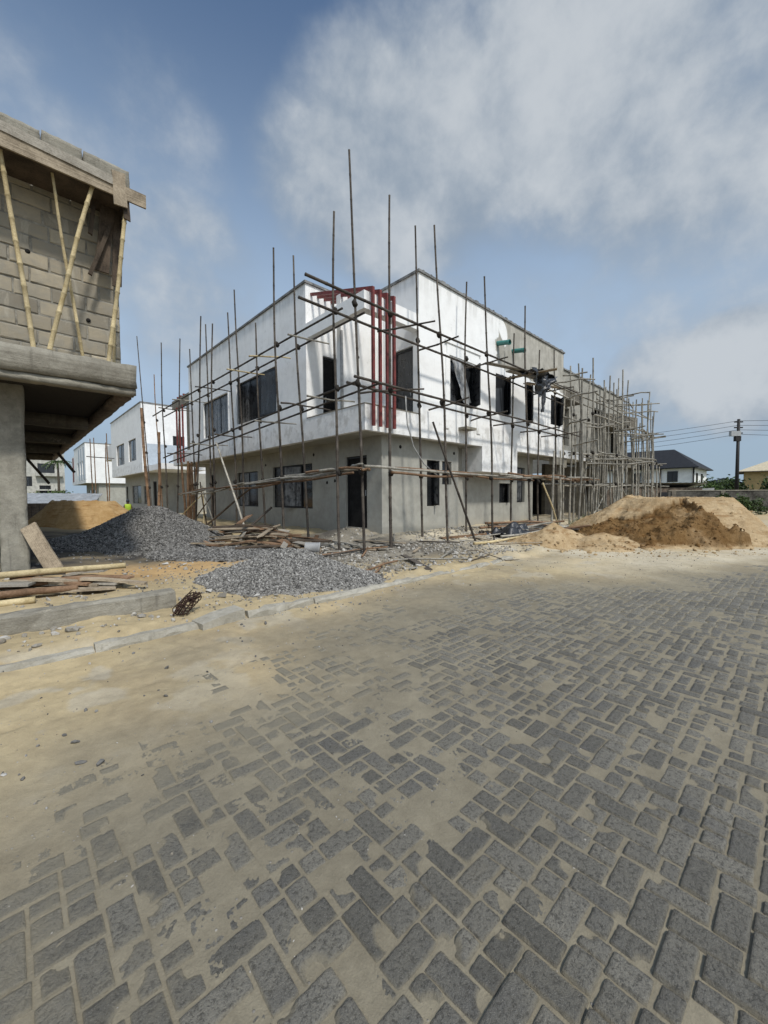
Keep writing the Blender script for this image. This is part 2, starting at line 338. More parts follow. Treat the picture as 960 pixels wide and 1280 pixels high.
# ------------------------------------------------------------------ mesh builder and scene helpers
class MB:
    def __init__(s): s.v = []; s.f = []; s.tint = []; s.grain = []; s.smooth = []
    def add(s, vs, fs, tint=0.5, grain=None, smooth=False):
        o = len(s.v); s.v += [tuple(p) for p in vs]
        s.tint += [tint]*len(vs) if not hasattr(tint, '__len__') else list(tint)
        s.grain += list(grain) if grain is not None else [0.0]*len(vs)
        for f in fs: s.f.append(tuple(i+o for i in f)); s.smooth.append(smooth)
        return s
    def box(s, lo, hi, tint=0.5):
        x0, y0, z0 = lo; x1, y1, z1 = hi
        vs = [(x0,y0,z0),(x1,y0,z0),(x1,y1,z0),(x0,y1,z0),(x0,y0,z1),(x1,y0,z1),(x1,y1,z1),(x0,y1,z1)]
        return s.add(vs, [(0,3,2,1),(4,5,6,7),(0,1,5,4),(1,2,6,5),(2,3,7,6),(3,0,4,7)], tint)
    def obox(s, c, ax, ay, az, tint=0.5, grain=False):
        """box from centre and three half-axis vectors"""
        c, ax, ay, az = map(Vector, (c, ax, ay, az))
        vs = []; gr = []
        for sx, sy, sz in ((-1,-1,-1),(1,-1,-1),(1,1,-1),(-1,1,-1),(-1,-1,1),(1,-1,1),(1,1,1),(-1,1,1)):
            vs.append(c+ax*sx+ay*sy+az*sz); gr.append(sy*ay.length*3+sz*az.length*3)
        return s.add(vs, [(0,3,2,1),(4,5,6,7),(0,1,5,4),(1,2,6,5),(2,3,7,6),(3,0,4,7)], tint, gr if grain else None)
    def board(s, a, b, width, thick, up=(0,0,1), tint=0.5, n=5, warp=0.0, seed=0):
        """plank from a to b, a few segments long, a little warped, with square ends"""
        a, b = Vector(a), Vector(b); d = (b-a); L = d.length; d.normalize()
        up = Vector(up); side = d.cross(up)
        if side.length < 1e-3: side = d.cross(Vector((1, 0, 0)))
        side.normalize(); nrm = side.cross(d).normalized()
        rr = random.Random(seed); vs = []; gr = []
        ph = rr.random()*6
        for i in range(n+1):
            q = i/n; c = a+d*L*q+nrm*(warp*math.sin(q*3.1+ph*.2))+side*(warp*.6*math.sin(q*4+ph))
            w = width/2*(1+rr.uniform(-.06, .06)); skew = d*rr.uniform(-.02, .02) if i in (0, n) else Vector()
            for sx, sz in ((-1,-1),(1,-1),(1,1),(-1,1)):
                vs.append(c+side*w*sx+nrm*thick/2*sz+skew*sx); gr.append(sx*1.3+sz*.4+seed*.37)
        fs = [(0,1,2,3), tuple(4*n+k for k in (3,2,1,0))]
        for i in range(n):
            for k in range(4):
                fs.append((4*i+k, 4*i+4+k, 4*i+4+(k+1)%4, 4*i+(k+1)%4))
        return s.add(vs, fs, tint, gr)
    def tube(s, pts, radii, n=8, tint=0.5, cap=True, seed=0, smooth=True):
        pts = [Vector(p) for p in pts]; k = len(pts)
        if not hasattr(radii, '__len__'): radii = [radii]*k
        vs = []; gr = []; tn = []
        ref = Vector((0.31, 0.77, 0.55))
        for i, p in enumerate(pts):
            d = (pts[min(i+1, k-1)]-pts[max(i-1, 0)])
            d = d.normalized() if d.length > 1e-9 else Vector((0, 0, 1))
            x = d.cross(ref).normalized(); y = d.cross(x)
            for j in range(n):
                a = 2*math.pi*j/n; vs.append(p+(x*math.cos(a)+y*math.sin(a))*radii[i]); gr.append(j*.9+seed*.71)
        if hasattr(tint, '__len__'): tn = [tint[i] for i in range(k) for _ in range(n)]
        else: tn = tint
        fs = []
        for i in range(k-1):
            for j in range(n):
                fs.append((i*n+j, i*n+(j+1)%n, (i+1)*n+(j+1)%n, (i+1)*n+j))
        if cap: fs += [tuple(range(n-1, -1, -1)), tuple((k-1)*n+j for j in range(n))]
        return s.add(vs, fs, tn, gr, smooth)
    def bamboo(s, a, b, r0=0.036, r1=0.026, n=8, bend=0.03, seed=0, tint=None, seg=0.42, knob=1.22):
        """round bamboo or pole with node rings and a gentle bow"""
        a, b = Vector(a), Vector(b); d = b-a; L = d.length
        rr = random.Random(seed); ph = rr.random()*6.28
        side = d.cross(Vector((math.cos(ph), math.sin(ph), .3))).normalized()
        pts = []; rad = []; tin = []
        base = rr.uniform(.2, .8) if tint is None else tint
        m = max(2, int(L/seg))
        for i in range(m):
            seg_t = min(1, max(0, base+rr.uniform(-.22, .22)))
            for q, kk in ((0.02, knob), (0.07, 1.0), (0.5, 0.98), (0.93, 1.0), (0.98, knob)):
                f = (i+q)/m
                pts.append(a+d*f+side*(bend*math.sin(f*math.pi)+bend*.4*math.sin(f*9+ph))); rad.append((r0+(r1-r0)*f)*kk); tin.append(seg_t if kk == 1.0 or kk == .98 else seg_t*.5)
        return s.tube(pts, rad, n, tin, True, seed)
    def prism(s, poly, axis, a, b, tint=0.5):
        """extrude a 2-D polygon along an axis (0: x, 1: y, 2: z)"""
        n = len(poly); vs = []
        for h in (a, b):
            for p, q in poly: vs.append({0: (h, p, q), 1: (p, h, q), 2: (p, q, h)}[axis])
        fs = [tuple(range(n)), tuple(range(2*n-1, n-1, -1))]+[(i, n+i, n+(i+1) % n, (i+1) % n) for i in range(n)]
        return s.add(vs, fs, tint)
    def build(s, name, m, parent=None):
        me = bpy.data.meshes.new(name)
        o = Vector(parent_world(parent)) if parent is not None else Vector(s.origin if hasattr(s, 'origin') else (0, 0, 0))
        va = np.array([tuple(p) for p in s.v], dtype=float)-np.array(tuple(o))
        me.from_pydata(va.tolist(), [], s.f)
        me.polygons.foreach_set('use_smooth', s.smooth)
        a = me.attributes.new('tint', 'FLOAT', 'POINT'); a.data.foreach_set('value', np.array(s.tint, dtype=np.float32))
        if any(s.grain):
            a = me.attributes.new('grain', 'FLOAT', 'POINT'); a.data.foreach_set('value', np.array(s.grain, dtype=np.float32))
        fix_normals(me)
        me.materials.append(m if not isinstance(m, str) else M[m])
        ob = bpy.data.objects.new(name, me); COL.objects.link(ob)
        if parent is not None: ob.parent = parent
        else: ob.location = o
        return ob
    def single(s, name, m, label, cat, group=None, kind=None):
        va = np.array([tuple(p) for p in s.v]); c = (va.min(0)+va.max(0))/2
        s.origin = (float(c[0]), float(c[1]), float(va[:, 2].min()))
        return tag(s.build(name, m), label, cat, group, kind)
def fix_normals(me):
    import bmesh
    bm = bmesh.new(); bm.from_mesh(me); bmesh.ops.recalc_face_normals(bm, faces=bm.faces); bm.to_mesh(me); bm.free()
def parent_world(p):
    v = Vector((0, 0, 0))
    while p is not None: v += p.location; p = p.parent
    return v
def tag(o, label=None, cat=None, group=None, kind=None):
    if label: o['label'] = label
    if cat: o['category'] = cat
    if group: o['group'] = group
    if kind: o['kind'] = kind
    return o
def thing(name, label, cat, loc=(0, 0, 0), group=None):
    o = bpy.data.objects.new(name, None); o.empty_display_size = .2; COL.objects.link(o); o.location = loc
    return tag(o, label, cat, group)
def mesh_np(name, V, F, m, attrs=None, smooth=False, parent=None, origin=None, loops=None):
    """fast mesh from arrays; F is (n,3) or (n,4)"""
    me = bpy.data.meshes.new(name)
    V = np.asarray(V, dtype=np.float64); F = np.asarray(F, dtype=np.int32)
    o = np.array(origin if origin is not None else ((0, 0, 0) if parent is None else tuple(parent_world(parent))))
    me.vertices.add(len(V)); me.vertices.foreach_set('co', (V-o).astype(np.float32).ravel())
    k = F.shape[1]
    me.loops.add(F.size); me.loops.foreach_set('vertex_index', F.ravel())
    me.polygons.add(len(F)); me.polygons.foreach_set('loop_start', np.arange(0, F.size, k, dtype=np.int32))
    me.polygons.foreach_set('use_smooth', np.full(len(F), smooth))
    for n, a in (attrs or {}).items():
        a = np.asarray(a, dtype=np.float32)
        if a.ndim == 1: at = me.attributes.new(n, 'FLOAT', 'POINT'); at.data.foreach_set('value', a)
        else:
            at = me.attributes.new(n, 'FLOAT_COLOR', 'POINT'); at.data.foreach_set('color', np.concatenate([a, np.ones((len(a), 1), np.float32)], 1).ravel())
    me.update(calc_edges=True); me.validate()
    me.materials.append(M[m])
    ob = bpy.data.objects.new(name, me); COL.objects.link(ob)
    if parent is not None: ob.parent = parent
    else: ob.location = o
    return ob

# numpy value noise
def _h(ix, iy, s):
    h = (ix.astype(np.int64)*374761393+iy.astype(np.int64)*668265263+s*1442695041) & 0xffffffff
    h = ((h ^ (h >> 13))*1274126177) & 0xffffffff
    return ((h ^ (h >> 16)) & 0xffff)/65535.0
def vn(x, y, s=0):
    ix = np.floor(x); iy = np.floor(y); fx = x-ix; fy = y-iy
    fx = fx*fx*fx*(fx*(fx*6-15)+10); fy = fy*fy*fy*(fy*(fy*6-15)+10)
    a = _h(ix, iy, s); b = _h(ix+1, iy, s); c = _h(ix, iy+1, s); d = _h(ix+1, iy+1, s)
    return (a*(1-fx)+b*fx)*(1-fy)+(c*(1-fx)+d*fx)*fy
def fbm(x, y, sc, oc=4, s=0, g=0.5):
    v = 0; a = 1; tot = 0
    for i in range(oc):
        v = v+a*vn(x*sc+17.3*i, y*sc-9.1*i, s+i*7); tot += a; a *= g; sc *= 2.03
    return v/tot-0.5
def sst(x, a, b):
    q = np.clip((x-a)/(b-a), 0, 1); return q*q*(3-2*q)

# ------------------------------------------------------------------ ground
EDGE = np.array([(-6, 2.1), (-.07, 2.18), (.27, 2.37), (.7, 2.48), (1.31, 2.68), (2.53, 3.06), (3.6, 3.45), (4.77, 3.55), (5.68, 3.2), (6.21, 2.75), (7.41, 1.95), (9.31, 1.12), (10.54, .56), (14, -1.0), (40, -12)])
def cover(x, y):
    """how far a spot lies on the sandy side of the paving's edge"""
    c = y-np.interp(x, EDGE[:, 0], EDGE[:, 1])
    return c+fbm(x, y, 0.9, 3, 5)*1.1+fbm(x, y, 3.5, 3, 9)*.35
def level(x, y):
    """sand level relative to the paver tops on the road"""
    c = cover(x, y)
    tt = sst(c, -1.7, 0.3)
    L = -0.0084+0.0115*tt*tt
    L = L+fbm(x, y, .75, 3, 21)*.0115+fbm(x, y, 2.6, 3, 23)*.0105+fbm(x, y, 8, 3, 33)*.0036+fbm(x, y, 60, 3, 43)*.0022
    # a dusty tongue of sand through the middle of the paving
    tongue = np.exp(-((x-3.1-(y-2.2)*.55)/.9)**2)*sst(y, .6, 2.6)
    L = L+.002*tongue
    rut = np.exp(-((y-3.35-.035*x+.10*np.sin(x*.7))/.16)**2)+np.exp(-((y-4.0-.03*x+.08*np.sin(x*.6+1))/.14)**2)
    bed = sst(c, .2, 1.2)
    L = L+bed*(fbm(x, y, 3.3, 4, 35)*.022+np.abs(fbm(x, y, 7.5, 3, 37))*-.016-rut*.014+rut*fbm(x, y, 11, 2, 39)*.02)
    return L+sst(c, 0.1, 1.6)*.034
def ground_z(x, y):
    x = np.asarray(x, float); y = np.asarray(y, float)
    road = level(x, y)
    road = road+sst(y, 3.4, 4.3)*(.012+.075*fbm(x, y, .8, 4, 61))*sst(x, 12, 9)
    lump = fbm(x, y, 1.2, 5, 71)*.16+fbm(x, y, 6, 4, 75)*.05+fbm(x, y, 26, 3, 79)*.012
    site = .085+.075*sst(y, 5, 8)+lump*.75
    site = site+sst(x, 1.9, .8)*sst(y, 5.2, 6.0)*.10
    # worked rubble rising against the building
    rb = np.exp(-((np.maximum(0, 7.9-x))**2+(np.maximum(0, 8.5-y))**2)/1.2)
    site = site+rb*(.14+lump*.5)
    dr = np.hypot(x-7.45, y-9.6); site = site+.22*np.exp(-(dr/.75)**2)
    # bank behind the kerb
    site = site+np.exp(-((y-4.85)/.3)**2)*(.03+.12*fbm(x, y, 1.7, 4, 91))
    k = sst(y+fbm(x, y, 3, 2, 97)*.06, 4.38, 4.62)
    z = road*(1-k)+site*k
    # the sand flat in front of the big mound
    far = sst(np.hypot(x, y), 30, 45)
    return z*(1-far)+far*.05
def ground_col(x, y):
    tan = np.array([.415, .333, .198]); grey = np.array([.215, .190, .138]); orange = np.array([.42, .28, .135]); rub = np.array([.235, .212, .17]); dark = np.array([.06, .056, .052]); pale = np.array([.47, .415, .31])
    c = cover(x, y); q = sst(c, -.5, 1.9)[..., None]
    col = grey*(1-q)+tan*q
    w = sst(fbm(x, y, .55, 4, 101), -.02, .22)[..., None]*q*.8
    col = col*(1-w)+np.array([.44, .335, .19])*w
    w = (sst(fbm(x, y, 1.6, 4, 103), .06, .2)*.55)[..., None]*q; col = col*(1-w)+np.array([.265, .215, .14])*w
    w = (sst(fbm(x, y, 2.6, 4, 105), .10, .2)*.5)[..., None]; w = w*q; col = col*(1-w)+np.array([.40, .375, .315])*w
    # traffic dust along the wheel path
    w = (np.exp(-((y-3.75-.02*x)/.35)**2)*sst(fbm(x, y, .7, 3, 107), -.25, .2)*.6)[..., None]; col = col*(1-w)+grey*w
    k = sst(y+fbm(x, y, 2.5, 3, 97)*.3, 4.4, 4.8)[..., None]
    site = tan*.92
    n = sst(fbm(x, y, .8, 5, 111)+.25*fbm(x, y, 5, 3, 117), -.12, .12)[..., None]
    nearb = sst(np.hypot((x-7.6)*.62, (y-8.2)), 3.5, 1.9)[..., None]
    site = site*(1-nearb)+(rub*n+np.array([.115, .104, .088])*(1-n))*nearb
    og = (np.exp(-((x-1.9)/1.5)**2-((y-7.9)/.8)**2)+np.exp(-((x-3.6)/1.0)**2-((y-8.3)/.45)**2)+.7*np.exp(-((x-4.6)/.8)**2-((y-8.2)/.5)**2))
    w = np.clip(og*1.3+fbm(x, y, 2, 3, 121)*.8, 0, 1)[..., None]*np.clip(og*4, 0, 1)[..., None]; site = site*(1-w)+orange*w
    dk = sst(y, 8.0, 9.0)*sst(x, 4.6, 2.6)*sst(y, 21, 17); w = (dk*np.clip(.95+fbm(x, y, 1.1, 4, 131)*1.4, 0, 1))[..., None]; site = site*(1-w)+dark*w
    col = col*(1-k)+site*k
    # pale trodden sand on the right, in front of the mound
    w = (sst(x, 7.0, 9.5)*sst(cover(x, y), .0, 1.0)*sst(x, 34, 20)*np.clip(.75+fbm(x, y, .9, 4, 141)*1.5, 0, 1))[..., None]; col = col*(1-w)+pale*w
    far = sst(np.hypot(x, y), 34, 60)[..., None]; col = col*(1-far)+np.array([.20, .19, .11])*far
    return col
def build_ground():
    a_f = np.linspace(HD-1.12, HD+1.12, 500); a_c = np.linspace(HD+1.12, HD-1.12+2*math.pi, 60)[1:-1]
    ang = np.concatenate([a_f, a_c]); na = len(ang)
    r = [0.28]
    while r[-1] < 34: r.append(r[-1]*1.0052)
    while r[-1] < 1500: r.append(r[-1]*1.07)
    r = np.array(r); nr = len(r)
    A, Rr = np.meshgrid(ang, r); X = Rr*np.cos(A); Y = Rr*np.sin(A)
    Z = ground_z(X, Y); C = ground_col(X, Y)
    V = np.stack([X, Y, Z], -1).reshape(-1, 3); Cc = C.reshape(-1, 3)
    i = np.arange(nr-1)[:, None]; j = np.arange(na)[None, :]; j2 = (j+1) % na
    F = np.stack([i*na+j+0*i, (i+1)*na+j, (i+1)*na+j2, i*na+j2+0*i], -1).reshape(-1, 4)
    o = mesh_np('ground', V, F, 'sandy_ground', {'col': Cc}, True)
    # close the small hole under the camera
    ob = bpy.data.objects['ground']; me = ob.data
    import bmesh
    bm = bmesh.new(); bm.from_mesh(me); bm.verts.ensure_lookup_table()
    lay = bm.verts.layers.float_color['col']
    c = bm.verts.new((0, 0, float(ground_z(0, 0)))); c[lay] = (*ground_col(np.zeros(1), np.zeros(1))[0], 1); bm.verts.ensure_lookup_table()
    for q in range(na): bm.faces.new((bm.verts[q], bm.verts[(q+1) % na], c)).smooth = True
    bm.normal_update()
    up = sum(f.normal.z for f in list(bm.faces)[:200])
    if up < 0: bmesh.ops.reverse_faces(bm, faces=bm.faces)
    bm.to_mesh(me); bm.free()
    tag(ob, kind='structure')
build_ground()

def gz(x, y): return float(ground_z(np.array([x]), np.array([y]))[0])

# ------------------------------------------------------------------ paving: every stone is real, half buried in the sand
def build_pavers():
    a = 0.098; Vs = []; Fs = []; T = []; D = []; off = 0
    stones = []
    for i in range(-34, 215):
        for j in range(-150, 48):
            c = (i-j) % 4
            if c == 0: cx, cy, L, Wd = (i+1)*a, (j+.5)*a, 2*a, a
            elif c == 3: cx, cy, L, Wd = (i+.5)*a, (j+1)*a, a, 2*a
            else: continue
            d = math.hypot(cx, cy)
            if d < .35 or d > 20: continue
            dth = (math.atan2(cy, cx)-HD+math.pi) % (2*math.pi)-math.pi
            if abs(dth) > (1.3 if d < 6 else 1.1) and d > 2.4: continue
            stones.append((cx, cy, L, Wd, d))
    arr = np.array(stones); cov = cover(arr[:, 0], arr[:, 1])
    big = fbm(arr[:, 0], arr[:, 1], .7, 3, 201); sag = fbm(arr[:, 0], arr[:, 1], 2.2, 3, 203)
    far_lines = np.array([-1, -.955, -.87, -.45, 0, .45, .87, .955, 1.0])
    for (cx, cy, L, Wd, d), cv_, bg_, sg_ in zip(stones, cov, big, sag):
        if cv_ > 1.1: continue
        rr = random.Random(int(cx*1000)*7919+int(cy*1000))
        parts = [(cx, cy, L, Wd)]
        if rr.random() < .34+.3*max(0, bg_)*2+.12*float(sst(np.array(cx-cy), -.5, 1.5)):      # broken in two
            q = rr.uniform(.36, .64)
            if L > Wd: parts = [(cx-L/2*(1-q), cy, L*q, Wd), (cx+L/2*q, cy, L*(1-q), Wd)]
            else: parts = [(cx, cy-Wd/2*(1-q), L, Wd*q), (cx, cy+Wd/2*q, L, Wd*(1-q))]
        for (px, py, l, w) in parts:
            hx, hy = l/2, w/2
            if d < 2.7: gx = np.linspace(-1, 1, max(8, int(l/.0075))); gy = np.linspace(-1, 1, max(8, int(w/.0075)))
            elif d < 5.2: gx = np.linspace(-1, 1, max(7, int(l/.0135))); gy = np.linspace(-1, 1, max(7, int(w/.0135)))
            else: gx = gy = far_lines
            U_, V_ = np.meshgrid(gx*hx, gy*hy)
            rot = rr.gauss(0, .018); jx, jy = rr.gauss(0, .0025), rr.gauss(0, .0025)
            X = px+jx+U_*math.cos(rot)-V_*math.sin(rot); Y = py+jy+U_*math.sin(rot)+V_*math.cos(rot)
            gap = rr.uniform(.0012, .0036); rc = rr.uniform(.006, .022)
            qx = np.abs(U_)-(hx-gap-rc); qy = np.abs(V_)-(hy-gap-rc)
            de = rc-(np.hypot(np.maximum(qx, 0), np.maximum(qy, 0))+np.minimum(np.maximum(qx, qy), 0))
            so = rr.random()*50
            de = de+fbm(X+so, Y, 32, 3, 211)*.012*(1 if d < 5.2 else .5)
            if rr.random() < .33:      # a knocked off corner or edge
                ka = rr.choice((-1, 1))*hx*rr.uniform(.5, 1.05); kb = rr.choice((-1, 1))*hy*rr.uniform(.6, 1.05); kr = rr.uniform(.018, .05)
                de = np.minimum(de, (np.hypot(U_-ka, V_-kb)-kr)*.8+fbm(X, Y+so, 40, 2, 213)*.012)
            top = rr.gauss(0, .0026)+sg_*.010-.004*max(0, -bg_)*3
            if rr.random() < .06: top -= .01
            n1 = fbm(X+so, Y+so, 20, 3, 215)*.0034+fbm(X, Y+so, 90, 3, 217, .65)*.0048
            edge = np.clip(1-de/.010, 0, 1)
            Z = top+rr.gauss(0, .016)*U_+rr.gauss(0, .02)*V_+n1-.0048*edge**2
            Z = np.where(de < 0, np.maximum(Z-.9*(-de), -.035), Z)
            rim = (np.abs(U_) > hx*.999) | (np.abs(V_) > hy*.999); Z = np.where(rim, -.03, Z)
            ny, nx = X.shape; ii = np.arange(ny-1)[:, None]; jj = np.arange(nx-1)[None]
            Fs.append(off+np.stack([ii*nx+jj, ii*nx+jj+1, (ii+1)*nx+jj+1, (ii+1)*nx+jj], -1).reshape(-1, 4))
            Vs.append(np.stack([X, Y, Z], -1).reshape(-1, 3)); N = X.size
            T.append(np.full(N, min(1.3, max(-.2, rr.gauss(.45, .33))))); D.append(np.clip(edge*.75+fbm(X, Y, 7, 2, 219)*.5+.85*float(sst(np.array(cv_), -1.7, .5))*(1-.6*float(sst(np.array(cx-cy*.6), 5.5, 8.5)))+.35*bg_, 0, 1).ravel())
            off += N
    o = mesh_np('paved_road', np.concatenate(Vs), np.concatenate(Fs), 'concrete_paver', {'tint': np.concatenate(T), 'dust': np.concatenate(D)}, True)
    tag(o, kind='structure')
build_pavers()

def stones_mesh(pts, sizes, seed=0, flat=.7):
    """angular little stones as one mesh: arrays of vertices, triangles and tints"""
    ph = (1+5**.5)/2
    base = np.array([(-1, ph, 0), (1, ph, 0), (-1, -ph, 0), (1, -ph, 0), (0, -1, ph), (0, 1, ph), (0, -1, -ph), (0, 1, -ph), (ph, 0, -1), (ph, 0, 1), (-ph, 0, -1), (-ph, 0, 1)])/1.9
    tri = np.array([(0,11,5),(0,5,1),(0,1,7),(0,7,10),(0,10,11),(1,5,9),(5,11,4),(11,10,2),(10,7,6),(7,1,8),(3,9,4),(3,4,2),(3,2,6),(3,6,8),(3,8,9),(4,9,5),(2,4,11),(6,2,10),(8,6,7),(9,8,1)])
    g = np.random.default_rng(seed); n = len(pts)
    V = base[None]*g.uniform(.72, 1.2, (n, 12, 1))*np.stack([g.uniform(.7, 1.3, n), g.uniform(.6, 1.1, n), g.uniform(.5, 1.0, n)*flat/.7], -1)[:, None, :]
    q = g.normal(size=(n, 4)); q /= np.linalg.norm(q, axis=1)[:, None]
    w, x, y, z = q.T
    Rm = np.stack([1-2*(y*y+z*z), 2*(x*y-z*w), 2*(x*z+y*w), 2*(x*y+z*w), 1-2*(x*x+z*z), 2*(y*z-x*w), 2*(x*z-y*w), 2*(y*z+x*w), 1-2*(x*x+y*y)], -1).reshape(n, 3, 3)
    V = np.einsum('nij,nkj->nki', Rm, V)*np.asarray(sizes)[:, None, None]*.5+np.asarray(pts)[:, None, :]
    F = tri[None]+(np.arange(n)*12)[:, None, None]
    return V.reshape(-1, 3), F.reshape(-1, 3), np.repeat(g.beta(.9, 1.3, n), 12)

# kerb between road and site, half buried and broken
def kerb(x0, x1, y, seed):
    rr = random.Random(seed); mb = MB(); x = x0
    while x < x1:
        L = min(rr.uniform(.75, 1.0), x1-x); yy = y+rr.uniform(-.02, .02); zz = rr.uniform(.085, .135); tl = rr.uniform(-.02, .02)
        n = 7
        pr = [(-.075, -.1), (-.075, zz-.035), (-.045, zz-.004), (.05, zz), (.075, zz-.03), (.075, -.1)]
        vs = []; m = len(pr)
        for i in range(n+1):
            q = i/n
            for (py, pz) in pr:
                nz = (rr.uniform(-.02, .006)-(.04 if rr.random() < .08 else 0)) if pz > 0 else 0
                vs.append((x+L*q*.992, yy+py+tl*(q-.5)+rr.uniform(-.008, .008), pz+nz))
        fs = [tuple(range(m))[::-1], tuple(n*m+k for k in range(m))]
        for i in range(n):
            for k in range(m): fs.append((i*m+k, i*m+(k+1) % m, (i+1)*m+(k+1) % m, (i+1)*m+k))
        mb.add(vs, fs, rr.random()); x += L
    return tag(mb.build('kerb', 'pale_concrete'), kind='structure')
kerb(-3.0, 1.5, 4.45, 3)
kerb(1.98, 8.0, 4.47, 5)

# ------------------------------------------------------------------ walls with openings
def face_pt(face, c, a, d, z): return (c+d, a, z) if face == 'L' else (a, c+d, z)
def wall(name, face, c, a0, a1, z0, z1, holes, th, m, parent):
    """one slab of wall with rectangular openings; 'L' faces look to -x, 'R' faces to -y"""
    A = sorted({a0, a1, *[h[0] for h in holes], *[h[1] for h in holes]}); Zs = sorted({z0, z1, *[h[2] for h in holes], *[h[3] for h in holes]})
    A = [x for x in A if a0 <= x <= a1]; Zs = [x for x in Zs if z0 <= x <= z1]
    solid = {}
    for i in range(len(A)-1):
        for k in range(len(Zs)-1):
            ca, cz = (A[i]+A[i+1])/2, (Zs[k]+Zs[k+1])/2
            solid[i, k] = not any(h[0] < ca < h[1] and h[2] < cz < h[3] for h in holes)
    idx = {}; vs = []; fs = []
    def vid(i, k, s):
        if (i, k, s) not in idx: idx[i, k, s] = len(vs); vs.append(face_pt(face, c, A[i], th*s, Zs[k]))
        return idx[i, k, s]
    for (i, k), ok in solid.items():
        if not ok: continue
        fs.append([vid(i, k, 0), vid(i+1, k, 0), vid(i+1, k+1, 0), vid(i, k+1, 0)])
        fs.append([vid(i, k, 1), vid(i, k+1, 1), vid(i+1, k+1, 1), vid(i+1, k, 1)])
        for (di, dk, e) in ((-1, 0, ((i, k), (i, k+1))), (1, 0, ((i+1, k), (i+1, k+1))), (0, -1, ((i, k), (i+1, k))), (0, 1, ((i, k+1), (i+1, k+1)))):
            if not solid.get((i+di, k+dk), False):
                fs.append([vid(*e[0], 0), vid(*e[1], 0), vid(*e[1], 1), vid(*e[0], 1)])
    mb = MB(); mb.add(vs, fs); return mb.build(name, m, parent)
def fbox(mb, face, c, a0, a1, d0, d1, z0, z1, tint=.5):
    p = face_pt(face, c, a0, d0, z0); q = face_pt(face, c, a1, d1, z1)
    mb.box(tuple(map(min, p, q)), tuple(map(max, p, q)), tint)
def window(parent, face, c, a0, a1, z0, z1, lights=2, depth=.10, film=None, leaves=(), frame='black_frame', name='window'):
    """dark aluminium window: frame, mullions, panes; leaves = list of (a_hinge, a_end, outward angle, material)"""
    w = .045; mb = MB(); d0, d1 = depth, depth+.05
    fbox(mb, face, c, a0, a1, d0, d1, z0, z0+w); fbox(mb, face, c, a0, a1, d0, d1, z1-w, z1)
    fbox(mb, face, c, a0, a0+w, d0, d1, z0+w, z1-w); fbox(mb, face, c, a1-w, a1, d0, d1, z0+w, z1-w)
    for i in range(1, lights):
        am = a0+(a1-a0)*i/lights; fbox(mb, face, c, am-w/2, am+w/2, d0+.002, d1-.002, z0+w, z1-w)
    fr = mb.build(name, frame, parent)
    for i in range(lights):
        p0 = a0+(a1-a0)*i/lights+w*.6; p1 = a0+(a1-a0)*(i+1)/lights-w*.6
        mm = film[i] if film else 'dark_glass'
        if mm is None: continue
        pm = MB(); fbox(pm, face, c, p0, p1, d0+.018, d0+.03, z0+w*.6, z1-w*.6); pm.build('pane', mm, fr)
    for (ah, ae, ang, mm) in leaves:
        L = ae-ah; ca, sa = math.cos(ang), math.sin(ang)
        def q(s, off, z): return face_pt(face, c, ah+L*s*ca+off*sa*(1 if L > 0 else -1), depth-abs(L)*s*sa+off*ca, z)
        lf = MB(); W2 = .05/abs(L)
        def slab(mb, s0, s1, o0, o1, za, zb):
            vs = [q(s0, o0, za), q(s1, o0, za), q(s1, o1, za), q(s0, o1, za), q(s0, o0, zb), q(s1, o0, zb), q(s1, o1, zb), q(s0, o1, zb)]
            mb.add(vs, [(0,3,2,1),(4,5,6,7),(0,1,5,4),(1,2,6,5),(2,3,7,6),(3,0,4,7)])
        za, zb = z0+.03, z1-.03
        slab(lf, 0, 1, -.02, .02, za, za+.05); slab(lf, 0, 1, -.02, .02, zb-.05, zb)
        slab(lf, 0, W2, -.02, .02, za+.05, zb-.05); slab(lf, 1-W2, 1, -.02, .02, za+.05, zb-.05)
        lo = lf.build('casement', frame, fr)
        pn = MB(); slab(pn, W2*.7, 1-W2*.7, -.006, .006, za+.03, zb-.03)
        # panes hang under their own sash
        pn.build('pane', mm, fr)
    return fr
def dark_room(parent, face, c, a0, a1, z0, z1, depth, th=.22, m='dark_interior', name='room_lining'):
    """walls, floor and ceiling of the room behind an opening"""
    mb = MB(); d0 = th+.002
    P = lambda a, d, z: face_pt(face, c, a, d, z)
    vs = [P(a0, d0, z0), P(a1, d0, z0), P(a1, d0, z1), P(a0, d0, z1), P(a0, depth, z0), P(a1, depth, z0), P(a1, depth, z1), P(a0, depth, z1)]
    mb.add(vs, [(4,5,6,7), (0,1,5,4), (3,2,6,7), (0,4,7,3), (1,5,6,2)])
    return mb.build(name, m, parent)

# ------------------------------------------------------------------ the white corner house
H = thing('white_house', 'white plastered two storey corner house with red pergola bars on its balcony, wrapped in scaffold', 'house', (13, 15, 0))
WP, GR = 'white_wall_paint', 'grey_render'
UA, VB, ZS, ZB, ZR = 6.88, 8.04, 3.19, 3.87, 8.02
wall('upper_wall', 'L', UA, 10.83, 21.84, ZS, ZR, [(12.75, 16.05, 4.36, 5.96), (16.9, 19.78, 4.2, 5.83)], .22, WP, H)
wall('upper_wall', 'R', VB, 9.0, 19.1, ZS, ZR, [(10.51, 11.87, 4.42, 5.85), (13.23, 14.24, 4.48, 5.95), (15.5, 16.2, 4.44, 6.0), (17.82, 19.0, 4.62, 5.93)], .22, WP, H)
mb = MB(); mb.box((UA, VB, ZS), (UA+.15, 10.829, ZB)); mb.box((UA+.152, VB, ZS), (8.998, VB+.15, ZB)); mb.build('balcony_parapet', WP, H)
